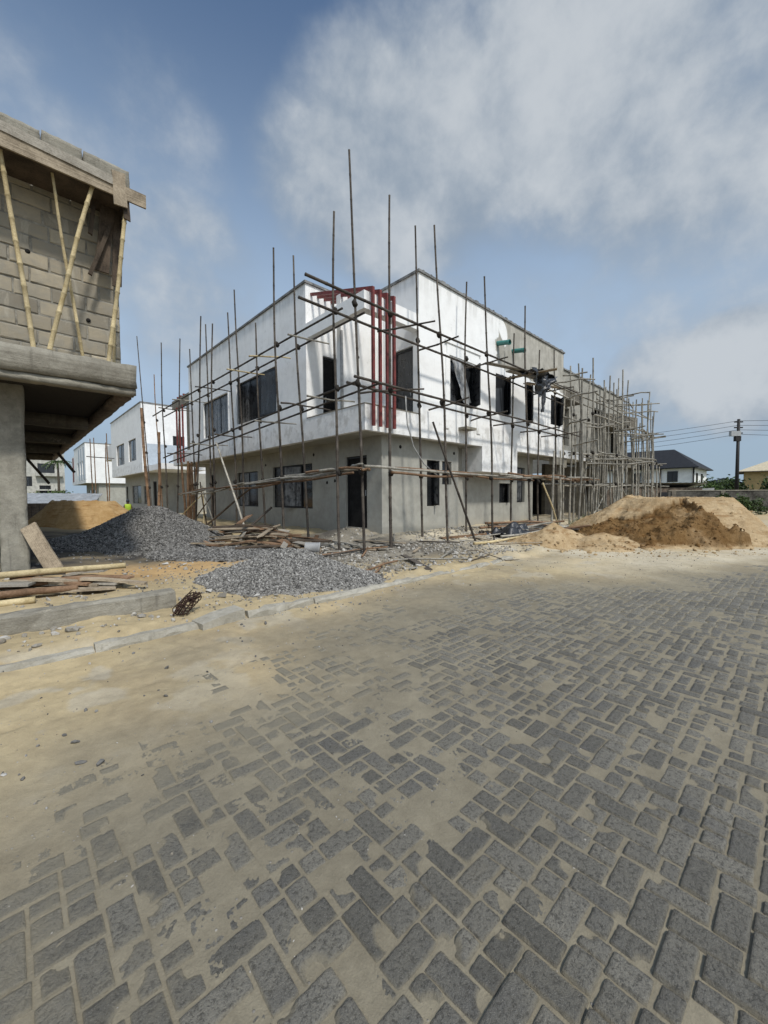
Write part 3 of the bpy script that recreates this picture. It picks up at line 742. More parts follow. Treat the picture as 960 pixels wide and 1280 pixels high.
mb = MB(); mb.box((UA-.01, VB-.01, ZB+.001), (UA+.17, 10.828, ZB+.03)); mb.box((UA+.172, VB-.01, ZB+.001), (8.997, VB+.17, ZB+.03)); mb.build('balcony_coping', 'concrete', H)
wall('balcony_wall', 'L', 9.0, VB+.222, 9.6, ZS+.1, ZR, [(8.28, 9.12, ZS+.12, 5.96)], .2, WP, H)
mb = MB(); mb.box((7.3, 9.6, ZS+.1), (8.999, 9.8, 7.4)); mb.build('balcony_wall', WP, H)
wall('balcony_wall', 'R', 10.83, UA+.222, 9.2, ZS+.1, ZR, [(7.5, 8.06, ZS+.12, 5.96)], .2, WP, H)
mb = MB(); mb.box((8.998, 9.801, ZS+.1), (9.2, 10.829, ZR)); mb.build('balcony_wall', WP, H)
mb = MB(); mb.box((UA, VB, 6.33), (UA+.25, 10.828, 6.79)); mb.box((UA+.251, VB, 6.33), (8.998, VB+.25, 6.79)); mb.build('balcony_beam', WP, H)
for x in (7.09, 7.34, 7.60, 7.86):
    mb = MB(); hw = .037
    # sloping rafter from the back wall, then straight down the front as one bent bar
    f0, b0 = 7.90, 10.826
    poly = [(f0, 3.30), (f0+.07, 3.30), (f0+.07, 6.80), (b0, 7.70), (b0, 7.78), (f0, 6.89)]
    mb.prism(poly, 0, x-hw, x+hw); mb.build('pergola_bar', 'red_paint', H)
# doors on the balcony
def door(parent, face, c, a0, a1, z0, z1, m='dark_film', open_leaf=None):
    w = .06; mb = MB(); fbox(mb, face, c, a0, a0+w, .06, .15, z0, z1); fbox(mb, face, c, a1-w, a1, .06, .15, z0, z1); fbox(mb, face, c, a0+w, a1-w, .06, .15, z1-w, z1)
    d = mb.build('door', 'black_frame', parent)
    pm = MB(); fbox(pm, face, c, a0+w, a1-w, .09, .12, z0, z1-w); pm.build('door_leaf', m, d)
    hm = MB(); fbox(hm, face, c, a0+w+.05, a0+w+.08, .05, .089, (z0+z1)/2-.12, (z0+z1)/2+.05); hm.build('door_handle', 'lamp_metal', d)
    return d
door(H, 'L', 9.0, 8.30, 9.10, ZS+.12, 5.94, 'dark_film')
door(H, 'R', 10.83, 7.52, 8.04, ZS+.12, 5.94, 'dark_interior')
# copings
mb = MB(); o_ = .05
mb.box((UA-o_, 10.78, ZR+.001), (UA+.27, 21.9, ZR+.07)); mb.build('roof_coping', 'coping', H)
mb = MB(); mb.box((UA+.272, 10.78, ZR+.001), (8.948, 11.1, ZR+.07)); mb.box((8.95, 8.312, ZR+.001), (9.27, 11.1, ZR+.07)); mb.build('roof_coping', 'coping', H)
mb = MB(); mb.box((8.95, VB-o_, ZR+.001), (19.16, VB+.27, ZR+.07))
rr = random.Random(4)
for k in range(26): x = 9.2+k*.38+rr.uniform(-.1, .1); mb.box((x, VB-.04, ZR+.071), (x+rr.uniform(.05, .2), VB+.2, ZR+.071+rr.uniform(.015, .05)))
mb.build('roof_coping', 'coping', H)
mb = MB(); mb.box((9.25, 8.30, 7.5), (19.0, 21.6, 7.62)); mb.box((7.12, 11.06, 7.5), (9.248, 21.6, 7.62)); mb.build('roof', 'concrete', H)
mb = MB(); mb.box((19.0, 8.263, ZS), (19.1, 22, ZR)); mb.box((7.11, 21.62, ZS), (18.99, 21.84, ZR)); mb.build('upper_wall', WP, H)
mb = MB(); mb.box((UA+.16, VB+.16, ZS+.005), (18.99, 24.6, ZS+.11)); mb.build('floor_slab', GR, H)
# far balcony of the twin unit
mb = MB(); mb.box((UA, 21.842, ZS), (UA+.15, 24.75, ZB)); mb.box((UA+.152, 24.6, ZS), (9, 24.75, ZB)); mb.build('balcony_parapet', WP, H)
mb = MB(); mb.box((8.5, 21.842, ZS+.12), (8.7, 25.2, 7.4)); mb.build('balcony_wall', WP, H)
mb = MB(); mb.box((UA, 21.842, 6.33), (UA+.25, 24.75, 6.79)); mb.build('balcony_beam', 'concrete', H)
mb = MB(); mb.box((UA+.02, 21.842, ZB), (UA+.35, 22.35, 6.33)); mb.build('column', 'concrete', H)
for y in (22.75, 23.25, 23.75):
    mb = MB(); mb.box((UA-.09, y-.04, 3.30), (UA-.02, y+.04, 6.3)); mb.box((UA-.02, y-.04, 6.80), (8.5, y+.04, 6.88)); mb.build('pergola_bar', 'red_paint', H)
# upper windows, shaded side
window(H, 'L', UA, 16.9, 19.78, 4.2, 5.83, 3, .05, ('dusty_film', 'dusty_film', 'dusty_film'))
window(H, 'L', UA, 12.75, 16.05, 4.36, 5.96, 3, .08, (None, 'dark_film', 'dusty_film'), [(16.02, 14.7, .42, 'dusty_film'), (12.8, 13.9, .12, 'dark_film')])
# white reveals around the film covered window
mb = MB()
for a, b2, za, zb in ((16.82, 19.86, 5.832, 5.89), (16.82, 16.898, 4.14, 5.832), (19.782, 19.86, 4.14, 5.832), (16.898, 19.782, 4.14, 4.198)):
    fbox(mb, 'L', UA, a, b2, -.03, .06, za, zb)
mb.build('window_surround', 'clean_white', H)
# upper windows, sunlit front
window(H, 'R', VB, 10.51, 11.87, 4.42, 5.85, 2, .09, ('dark_film', 'dark_glass'), [(11.83, 11.2, 1.05, 'dark_film')])
window(H, 'R', VB, 13.23, 14.24, 4.48, 5.95, 2, .09, None, [(14.2, 13.75, .8, 'dark_glass'), (13.27, 13.65, .5, 'dark_glass')])
window(H, 'R', VB, 15.5, 16.2, 4.44, 6.0, 1, .09, ('dark_film',), [(16.16, 15.75, .6, 'dusty_film')])
window(H, 'R', VB, 17.82, 19.0, 4.62, 5.93, 2, .09, None, [(18.95, 18.4, .7, 'dusty_film')])
# raised panel around the first front window and the small sills
mb = MB()
fbox(mb, 'R', VB, 10.3, 12.1, -.035, .0, 5.95, 6.30); fbox(mb, 'R', VB, 10.2, 12.2, -.07, .0, 6.302, 6.40); fbox(mb, 'R', VB, 12.0, 12.2, -.035, .0, 3.6, 5.948); fbox(mb, 'R', VB, 10.25, 10.42, -.035, .0, 3.6, 5.948)
mb.build('window_surround', WP, H)
mb = MB(); fbox(mb, 'R', VB, 10.95, 11.5, -.34, -.002, 3.62, 3.70); mb.build('ledge', 'concrete', H)
# film blowing out of the first window: cloth like strip
def cloth(name, m, quad, nu, nv, amp, parent=None, seed=0, thick=.004):
    g = np.random.default_rng(seed); q = [np.array(p, float) for p in quad]
    uu, vv = np.meshgrid(np.linspace(0, 1, nu), np.linspace(0, 1, nv))
    P = (q[0][None, None]*((1-uu)*(1-vv))[..., None]+q[1]*(uu*(1-vv))[..., None]+q[2]*(uu*vv)[..., None]+q[3]*((1-uu)*vv)[..., None])
    n = np.cross(q[1]-q[0], q[3]-q[0]); n /= np.linalg.norm(n)
    w = fbm(uu, vv, 3.1, 3, seed)*1.2+fbm(uu, vv*.3, 9, 2, seed+3)*.6
    e = fbm(uu, vv, 6, 3, seed+5)*.14
    P = P+n*(w*amp)[..., None]+(q[1]-q[0])*(e*((uu < .02)|(uu > .98)))[..., None]+(q[3]-q[0])*(e*((vv < .02)|(vv > .98)))[..., None]
    V = P.reshape(-1, 3); i = np.arange(nv-1)[:, None]; j = np.arange(nu-1)[None]
    F = np.stack([i*nu+j, i*nu+j+1, (i+1)*nu+j+1, (i+1)*nu+j], -1).reshape(-1, 4)
    N = len(V); V2 = np.concatenate([V, V+n*thick]); F2 = np.concatenate([F, F[:, ::-1]+N])
    return V2, F2
V_, F_ = cloth('x', '', [(10.5, 7.97, 5.84), (11.0, 7.93, 5.80), (11.58, 7.95, 4.56), (11.1, 7.96, 4.5)], 14, 26, .09, seed=3)
mesh_np('plastic_sheet', V_, F_, 'clear_film', None, True, H)
# overhang box, ground floor
mb = MB(); mb.box((12.37, VB, 2.30), (14.86, 8.929, ZS-.001)); mb.build('overhang_box', WP, H)
wall('ground_wall', 'L', 7.88, 8.48, 22.6, -.3, ZS+.004, [(9.14, 10.16, .46, 2.68), (12.1, 15.0, 1.0, 2.62), (16.35, 18.45, 1.0, 2.55), (21.2, 21.9, .3, 2.6)], .22, GR, H)
wall('ground_wall', 'R', 8.48, 8.102, 11.55, -.3, ZS+.004, [(9.87, 10.35, 1.1, 2.6), (10.65, 11.16, 1.82, 2.6)], .22, GR, H)
wall('ground_wall', 'R', 8.93, 11.55, 17.75, -.3, ZS+.004, [(15.02, 16.0, 1.12, 1.95), (16.5, 17.2, 1.12, 2.68)], .22, GR, H)
mb = MB(); mb.box((17.75, 8.93, -.3), (17.97, 11.5, ZS)); mb.box((17.972, 11.3, -.3), (22, 11.5, ZS)); mb.build('porch_wall', GR, H)
door(H, 'L', 7.88, 9.14, 10.16, .47, 2.68, 'dark_interior')
mb = MB(); mb.box((7.55, 9.1, -.1), (7.87, 10.2, .32)); mb.box((7.3, 9.15, -.1), (7.549, 10.15, .17)); mb.build('doorstep', 'concrete', H)
window(H, 'L', 7.88, 12.1, 15.0, 1.0, 2.62, 3, .08, ('dark_glass', 'dusty_film', 'dark_film'), [(12.9, 13.8, .35, 'dusty_film')])
window(H, 'L', 7.88, 16.35, 18.45, 1.0, 2.55, 2, .08, ('dark_glass', 'dusty_film'))
door(H, 'L', 7.88, 21.2, 21.9, .3, 2.6, 'dark_interior')
window(H, 'R', 8.48, 9.87, 10.35, 1.1, 2.6, 1, .12, ('dark_glass',), [(10.33, 9.95, 1.2, 'dusty_film')])
window(H, 'R', 8.48, 10.65, 11.16, 1.82, 2.6, 1, .12, ('dark_glass',))
window(H, 'R', 8.93, 15.02, 16.0, 1.12, 1.95, 2, .12, ('dark_glass', 'dark_film'), [(15.9, 15.5, .6, 'dusty_film')])
window(H, 'R', 8.93, 16.5, 17.2, 1.12, 2.68, 1, .12, ('dark_film',), [(16.55, 16.9, .5, 'dusty_film')])
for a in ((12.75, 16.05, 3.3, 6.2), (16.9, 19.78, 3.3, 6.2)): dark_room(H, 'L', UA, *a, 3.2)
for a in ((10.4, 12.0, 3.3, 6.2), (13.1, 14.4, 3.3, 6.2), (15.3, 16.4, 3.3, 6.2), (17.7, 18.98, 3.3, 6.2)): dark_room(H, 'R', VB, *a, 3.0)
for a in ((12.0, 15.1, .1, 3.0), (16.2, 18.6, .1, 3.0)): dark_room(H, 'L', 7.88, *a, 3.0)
# holes left by the putlogs, and pipe stubs
for (f, c, a, z) in (('L', 7.88, 11.2, 1.9), ('L', 7.88, 10.75, 1.95), ('L', 7.88, 15.6, 2.75), ('L', 7.88, 12.0, 2.9), ('R', 8.48, 8.65, 2.92), ('R', 8.48, 11.3, 2.9), ('R', 9.6, 7.95, 5.7)):
    mb = MB(); p = Vector(face_pt(f, c, a, -.004, z)); q = Vector(face_pt(f, c, a, .01, z)); mb.tube([p, q], .055, 10); mb.build('wall_hole', 'dark_interior', H)
for x, z in ((13.35, 7.02), (14.45, 7.0)):
    mb = MB(); a, b = Vector((x-.02, 8.05, z+.02)), Vector((x+.02, 7.55, z-.05)); n_ = 14
    mb.tube([a, b], .085, n_, cap=False); mb.tube([b+Vector((0, .06, 0)), b], .096, n_, cap=False); mb.tube([a, b+Vector((0, .05, 0))], .07, n_, cap=False); mb.build('drain_pipe', 'green_pipe', H)
mb = MB(); mb.tube([(7.285, 9.55, 3.3), (7.285, 9.55, 6.3)], .05, 10); mb.build('downpipe', 'grey_pipe', H)

# ------------------------------------------------------------------ unfinished twin unit on the right
B = thing('raw_house', 'unpainted grey house end with dark canopy, behind the densest scaffold right of the white house', 'house', (25, 12, 0))
RW = 'raw_render'
wall('upper_wall', 'R', 9.05, 19.105, 31.2, ZS, ZR, [(20.0, 22.3, 4.1, 6.1), (25.9, 27.3, 6.1, 6.7), (29.0, 30.2, 4.2, 5.8)], .22, RW, B)
mb = MB(); mb.box((31.202, 9.05, ZS), (31.4, 20, ZR)); mb.build('side_wall', RW, B)
mb = MB(); mb.box((19.165, 8.98, ZR+.001), (31.45, 9.3, ZR+.07)); mb.build('roof_coping', 'coping', B)
for k in range(9): mb = MB(); x = 21+k*1.1; mb.box((x, 9.0, ZR+.071), (x+.4, 9.2, ZR+.071+random.uniform(.03, .12))); mb.build('loose_block', 'concrete', B)
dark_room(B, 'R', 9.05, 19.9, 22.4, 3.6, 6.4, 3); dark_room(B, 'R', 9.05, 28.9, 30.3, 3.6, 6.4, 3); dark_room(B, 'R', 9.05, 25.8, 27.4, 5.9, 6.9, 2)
mb = MB(); mb.box((19.11, 7.98, ZS), (22.9, 9.0, 3.55)); mb.build('floor_slab', WP, B)
mb = MB(); mb.box((22.902, 8.1, ZS), (31, 9.0, 3.45)); mb.build('floor_slab', 'concrete', B)
mb = MB(); mb.box((19.2, 8.04, 2.75), (19.6, 8.4, ZS-.002)); mb.box((18.3, 8.041, 2.85), (19.198, 8.3, ZS-.002)); mb.build('beam', 'concrete', B)
for x in (19.2, 22.2, 25.2, 28.2, 30.6):
    mb = MB(); mb.box((x, 8.25, -.2), (x+.35, 8.6, 2.748 if x < 20 else ZS-.003)); mb.build('column', 'concrete', B)
wall('ground_wall', 'R', 10.2, 22.0, 31, -.2, ZS, [(23, 24, 0, 2.4), (26.5, 28.5, .9, 2.4)], .2, 'dark_concrete', B)
dark_room(B, 'R', 10.2, 22.9, 24.1, 0, 2.5, 2.5); dark_room(B, 'R', 10.2, 26.4, 28.6, .5, 2.6, 2.5)
mb = MB(); mb.prism([(25.9, 8.25), (29.0, 7.55), (29.3, 7.62), (29.3, 9.04), (25.9, 9.04)], 2, 5.55, 6.25); mb.build('canopy', 'dark_concrete', B)
mb = MB(); mb.prism([(19.11, 8.3), (22.0, 8.3), (22.0, 9.04), (19.11, 9.04)], 2, 6.15, 6.75); mb.build('canopy', 'dark_concrete', B)
mb = MB(); mb.box((23.1, 8.95, 3.6), (24.4, 9.04, 5.9)); mb.build('wall_panel', 'raw_render', B)

# ------------------------------------------------------------------ row houses further along the shaded lane
def row_house(y0, y1, label, wins, extra=None, side_win=None, xr=18, blue=None):
    h = thing('row_house', label, 'house', (12, (y0+y1)/2, 0))
    wall('upper_wall', 'L', 6.9, y0, y1, ZS, ZR, [(a, b, c, d) for a, b, c, d in wins], .22, WP, h)
    wall('side_wall', 'R', y0, 7.122, xr, ZS, ZR, [side_win] if side_win else [], .22, 'clean_white', h)
    mb = MB(); mb.box((6.85, y0-.05, ZR+.001), (7.2, y1, ZR+.07)); mb.box((7.202, y0-.05, ZR+.001), (xr, y0+.28, ZR+.07)); mb.build('roof_coping', 'coping', h)
    mb = MB(); mb.box((7.13, y0+.23, 7.4), (xr, y1, 7.5)); mb.build('roof', 'concrete', h)
    mb = MB(); mb.box((6.95, y0+.002, ZS+.004), (xr, y1, ZS+.1)); mb.build('floor_slab', GR, h)
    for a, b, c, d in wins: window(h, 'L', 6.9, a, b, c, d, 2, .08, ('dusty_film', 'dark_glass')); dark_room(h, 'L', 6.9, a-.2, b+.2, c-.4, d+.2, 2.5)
    if side_win: window(h, 'R', y0, *side_win, 1, .1); dark_room(h, 'R', y0, side_win[0]-.2, side_win[1]+.2, side_win[2]-.4, side_win[3]+.2, 2.5)
    return h
C_ = row_house(32.0, 43.2, 'white two storey row house beyond the dark gravel heap, behind the scaffold end', [(37.85, 41.0, 4.1, 5.8), (33.8, 36.3, 4.15, 5.77)], side_win=(8.9, 9.7, 4.3, 5.9))
wall('ground_wall', 'L', 7.9, 31.6, 43.2, -.2, ZS, [(32.6, 33.6, 0.3, 2.6), (35.0, 36.4, .9, 2.3), (37.3, 40.5, .9, 2.4), (42.2, 42.9, .2, 2.4)], .2, GR, C_)
for a, b, c, d in ((35.0, 36.4, .9, 2.3), (37.3, 40.5, .9, 2.4)): window(C_, 'L', 7.9, a, b, c, d, 2, .08, ('dark_glass', 'dusty_film'))
door(C_, 'L', 7.9, 32.6, 33.6, .3, 2.6, 'dark_interior'); door(C_, 'L', 7.9, 42.2, 42.9, .2, 2.4, 'dark_interior')
mb = MB(); mb.box((8.1, 31.6, -.2), (16, 31.8, ZS)); mb.build('ground_wall', GR, C_)
mb = MB(); mb.box((6.95, 27.5, ZS), (9.7, 31.9, ZS+.36)); mb.build('porch_canopy', 'clean_white', C_)
mb = MB(); mb.box((7.2, 31.95, ZS+.5), (10.0, 31.99, 5.2)); mb.build('render_patch', 'blue_grey_paint', C_)
mb = MB(); mb.box((6.9, 43.202, 4.9), (9, 46.5, 6.2)); mb.build('balcony_canopy', 'clean_white', C_)
D_ = row_house(60.0, 71, 'bright white row house with grey panel and three slim windows, farther down the lane', [(61.8, 62.9, 4.3, 6.0), (64.0, 65.1, 4.3, 6.0), (66.2, 67.6, 4.3, 6.0)], side_win=(9.6, 11.2, 4.2, 6.0))
mb = MB(); mb.box((6.86, 60.6, 3.6), (6.895, 61.75, 7.6)); mb.box((6.86, 62.95, 3.6), (6.895, 63.95, 7.6)); mb.box((6.86, 65.15, 3.6), (6.895, 66.15, 7.6)); mb.build('facade_panel', 'blue_grey_paint', D_)
wall('ground_wall', 'L', 8.2, 60.4, 71, -.2, ZS, [(63, 65, .8, 2.4), (67, 69, .8, 2.4)], .2, GR, D_)
mb = MB(); mb.box((8.402, 60.4, -.2), (16, 60.6, ZS)); mb.build('ground_wall', GR, D_)
mb = MB(); mb.box((6.9, 71.0, ZS), (9, 74, 7.2)); mb.build('stair_tower', 'clean_white', D_)
mb = MB(); mb.box((6.87, 71.6, 3.6), (6.9, 72.9, 7.0)); mb.build('red_panel', 'red_paint', D_)
E_ = thing('apartment_block', 'far cream apartment block seen under the concrete slab', 'building', (4, 125, 0))
wall('wall', 'R', 120, -6, 9.5, 0, 11.5, [(-2, 0, 6.5, 8.5), (2.6, 4.0, 4.0, 6.2), (5.0, 8.0, 7.0, 9.2), (5.2, 7.2, 2.0, 4.2)], .3, 'cream_wall', E_)
mb = MB(); mb.box((9.502, 120, 0), (9.8, 132, 11.5)); mb.box((-6, 120.31, 11.2), (9.5, 132, 11.5)); mb.build('wall', 'cream_wall', E_)
mb = MB(); mb.box((4.6, 118.8, 6.3), (9.4, 119.99, 7.0)); mb.box((4.6, 118.8, 3.0), (9.4, 119.99, 3.3)); mb.build('balcony', 'cream_wall', E_)
for a in ((-2, 0, 6.5, 8.5), (2.6, 4.0, 4.0, 6.2), (5.0, 8.0, 7.0, 9.2), (5.2, 7.2, 2.0, 4.2)): window(E_, 'R', 120, *a, 2, .15)

# ------------------------------------------------------------------ concrete frame building at the left edge
K_ = thing('concrete_frame_house', 'half built house of bare sandcrete blocks on a jutting concrete slab at the left edge', 'house', (-1.5, 12, 0))
def rough_box(name, lo, hi, m, parent, res=.09, amp=.012, seed=0):
    """box whose faces are gridded and roughened, edges chipped"""
    import bmesh
    mb = MB(); lo = np.array(lo); hi = np.array(hi)
    n = np.maximum(1, np.minimum(70, ((hi-lo)/res).astype(int)))
    idx = {}; vs = []; fs = []
    def vid(i, j, k):
        if (i, j, k) not in idx: idx[i, j, k] = len(vs); vs.append(lo+(hi-lo)*np.array([i/n[0], j/n[1], k/n[2]]))
        return idx[i, j, k]
    for ax in range(3):
        o1, o2 = [q for q in range(3) if q != ax]
        for side in (0, n[ax]):
            for p in range(n[o1]):
                for q in range(n[o2]):
                    def mk(a, b): c = [0, 0, 0]; c[ax] = side; c[o1] = a; c[o2] = b; return vid(*c)
                    fs.append((mk(p, q), mk(p+1, q), mk(p+1, q+1), mk(p, q+1)))
    P = np.array(vs)
    on = ((P <= lo+1e-6) | (P >= hi-1e-6)).sum(1)
    for ax in range(3):
        o1, o2 = [q for q in range(3) if q != ax]
        P[:, ax] += fbm(P[:, o1]+seed, P[:, o2]+P[:, ax]*.7, 2.2, 4, seed+ax)*amp*2.4
    c = (lo+hi)/2
    chip = np.where(on >= 2, np.abs(fbm(P[:, 0]+P[:, 2], P[:, 1]+seed, 5, 3, seed+9))*amp*5+.004, 0)
    P = P-np.sign(P-c)*np.where(((np.array(vs) <= lo+1e-6) | (np.array(vs) >= hi-1e-6)), 1, 0)*chip[:, None]
    mb.add(P.tolist(), fs, .5, None, True); return mb.build(name, m, parent)
rough_box('slab', (-5.2, 8.02, 3.32), (1.70, 24.6, 3.72), 'concrete', K_, .12, .015, 3)
rough_box('slab_lip', (-5.2, 8.06, 3.20), (1.68, 8.30, 3.319), 'concrete', K_, .1, .008, 5)
rough_box('slab_lip', (1.42, 8.31, 3.18), (1.66, 24.5, 3.319), 'brown_sheet', K_, .15, .01, 6)
for y in (11.5, 15.0, 18.5, 22): rough_box('beam', (-5, y, 3.02), (1.415, y+.3, 3.318), 'dark_concrete', K_, .2, .01, int(y))
mb = MB(); mb.box((-5.1, 8.31, 3.29), (1.41, 24.4, 3.318)); mb.build('soffit_boarding', 'rope', K_)
rough_box('column', (-.12, 8.88, -.1), (.235, 9.22, 3.318), 'cast_concrete', K_, .05, .016, 8)
rough_box('column', (-.2, 20.5, -.1), (.15, 20.9, 3.018), 'concrete', K_, .1, .012, 9)
def block_wall(name, face, c, a0, a1, z0, z1, parent, bl=.47, bh=.245, th=.2, seed=0, skip=None):
    rr = random.Random(seed); mb = MB(); m2 = MB(); z = z0; row = 0; j = .022
    while z < z1-.05:
        h = min(bh, z1-z); a = a0-(bl*.5 if row % 2 else 0)+rr.uniform(-.04, .04)
        while a < a1:
            b = min(a+bl+rr.uniform(-.03, .03), a1); aa = max(a, a0)
            if b-aa > .05 and not (skip and skip((aa+b)/2, z+h/2)):
                d = rr.uniform(-.012, .010); ti = min(1, max(0, rr.gauss(.5, .25)))
                x0, x1_, za, zb = aa+j/2, b-j/2, z+j/2, z+h-j/2
                n = 6; g = .018
                pts = []
                # front ring with rounded worn edge
                def ring(inset, dep):
                    o = []
                    for (p, q) in ((0,0),(.25,0),(.5,0),(.75,0),(1,0),(1,.5),(1,1),(.75,1),(.5,1),(.25,1),(0,1),(0,.5)):
                        o.append(face_pt(face, c, x0+inset+(x1_-x0-2*inset)*p+rr.uniform(-.006, .006), dep, za+inset+(zb-za-2*inset)*q+rr.uniform(-.006, .006)))
                    return o
                vs = ring(0, th*.5)+ring(0, d+.014)+ring(g*.6, d+.003)+[face_pt(face, c, (x0+x1_)/2, d-.001, (za+zb)/2)]
                fs = []
                for r_ in range(2):
                    for k in range(12): fs.append((r_*12+k, r_*12+(k+1) % 12, (r_+1)*12+(k+1) % 12, (r_+1)*12+k))
                fs += [(24+k, 24+(k+1) % 12, 36) for k in range(12)]
                mb.add(vs, fs, ti)
            a = b
        z += h; row += 1
    wl = mb.build(name, 'sandcrete_block', parent)
    fbox(m2, face, c, a0, a1 if not skip else a1-.36, .016, th, z0, z1)
    if skip: fbox(m2, face, c, a1-.36, a1-.01, .016, th, z0, z1-.40); m2.build('mortar_bed', 'mortar', wl)
    return wl
block_wall('block_wall', 'R', 8.75, -4.5, 1.60, 3.722, 6.9, K_, seed=5, skip=lambda a, z: a > 1.25 and z > 6.15)
block_wall('infill_wall', 'R', 8.98, -4, -.125, -.1, 3.19, K_, seed=9)
for k_, (a_, b_) in enumerate(((-5, -2), (-1.99, -.9), (-.885, -.02), (-.005, .52), (.53, 1.03), (1.04, 1.68))): rough_box('ring_beam_block', (a_, 8.05+.006*(k_ % 3), 6.66), (b_, 8.25, 6.965+.012*((k_*5) % 3)), 'concrete', K_, .05, .006, 12+k_)
mb = MB(); mb.box((-5.0, 8.06, 6.50), (1.6, 8.74, 6.535)); mb.build('formwork_base', 'dark_timber', K_)
mb = MB(); mb.board((-5.0, 8.03, 6.57), (1.90, 8.03, 6.57), .032, .22, tint=.55, n=14, warp=.012, seed=2); mb.build('formwork_board', 'plank', K_)
mb = MB(); mb.board((-1.0, 8.0, 6.78), (1.55, 8.0, 6.66), .02, .14, tint=.7, n=8, warp=.004, seed=12); mb.build('formwork_board', 'grey_plank', K_)
mb = MB(); mb.board((1.52, 8.0, 6.30), (1.50, 8.0, 6.84), .19, .03, up=(0, 1, 0), tint=.75, seed=3); mb.build('formwork_cleat', 'plank', K_)
mb = MB(); mb.board((1.62, 8.06, 6.15), (1.60, 8.06, 6.62), .09, .03, up=(0, 1, 0), tint=.4, seed=5); mb.build('formwork_cleat', 'dark_timber', K_)
mb = MB(); mb.board((1.62, 8.2, 6.4), (1.62, 13, 6.4), .03, .42, tint=.3, n=8, seed=7); mb.build('formwork_side', 'dark_timber', K_)
mb = MB(); mb.board((1.30, 8.5, 5.35), (1.42, 8.5, 6.5), .20, .03, up=(0, 1, 0), tint=.6, seed=8); mb.board((1.53, 8.55, 5.2), (1.56, 8.5, 6.5), .14, .03, up=(0, 1, 0), tint=.4, seed=9); mb.board((1.12, 8.4, 5.2), (1.45, 8.45, 6.2), .06, .05, up=(0, 1, 0), tint=.3, seed=10); mb.board((1.15, 8.45, 5.9), (1.22, 8.45, 6.5), .06, .05, up=(0, 1, 0), tint=.3, seed=14)
mb.build('formwork_strut', 'dark_timber', K_)
for a, z in ((.35, 5.42), (1.12, 4.55), (-.3, 4.6)):
    mb = MB(); mb.tube([(a, 8.735, z), (a, 8.76, z)], .035, 9); mb.build('wall_hole', 'dark_interior', K_)
# far hanging struts under the slab
mb = MB(); mb.board((.25, 17, 3.0), (1.0, 17.2, 1.9), .08, .06, tint=.2, seed=3); mb.build('prop', 'dark_timber', K_)
mb = MB(); mb.board((1.3, 18, 3.0), (1.75, 18.1, 2.35), .12, .06, tint=.2, seed=4); mb.build('prop', 'dark_timber', K_)

# ------------------------------------------------------------------ bamboo props holding the left formwork
for lab, a, b in (
    ('pale bamboo prop leaning outward, leftmost of those against the block wall', (.36, 8.25, 3.72), (.06, 8.16, 6.5)),
    ('thinner pale bamboo prop crossing behind another against the block wall', (1.0, 8.42, 3.72), (.65, 8.2, 6.5)),
    ('thick pale bamboo prop slanting right up the block wall, crossing in front of another', (.54, 8.12, 3.72), (1.15, 8.12, 6.5)),
    ('pale bamboo prop under the overhanging end of the formwork', (1.31, 8.2, 3.72), (1.62, 8.1, 6.42)),
    ('thin short bamboo standing behind the end prop, at the corner of the block wall', (1.45, 8.55, 3.72), (1.49, 8.5, 4.9))):
    mb = MB(); mb.bamboo(a, b, .034 if 'thin' not in lab else .026, .03 if 'thin' not in lab else .02, 10, .015, hash(lab) % 97 if False else len(lab), seg=.3, tint=.55)
    mb.single('bamboo_prop', 'pale_bamboo', lab, 'bamboo prop', 'bamboo props against the block wall')

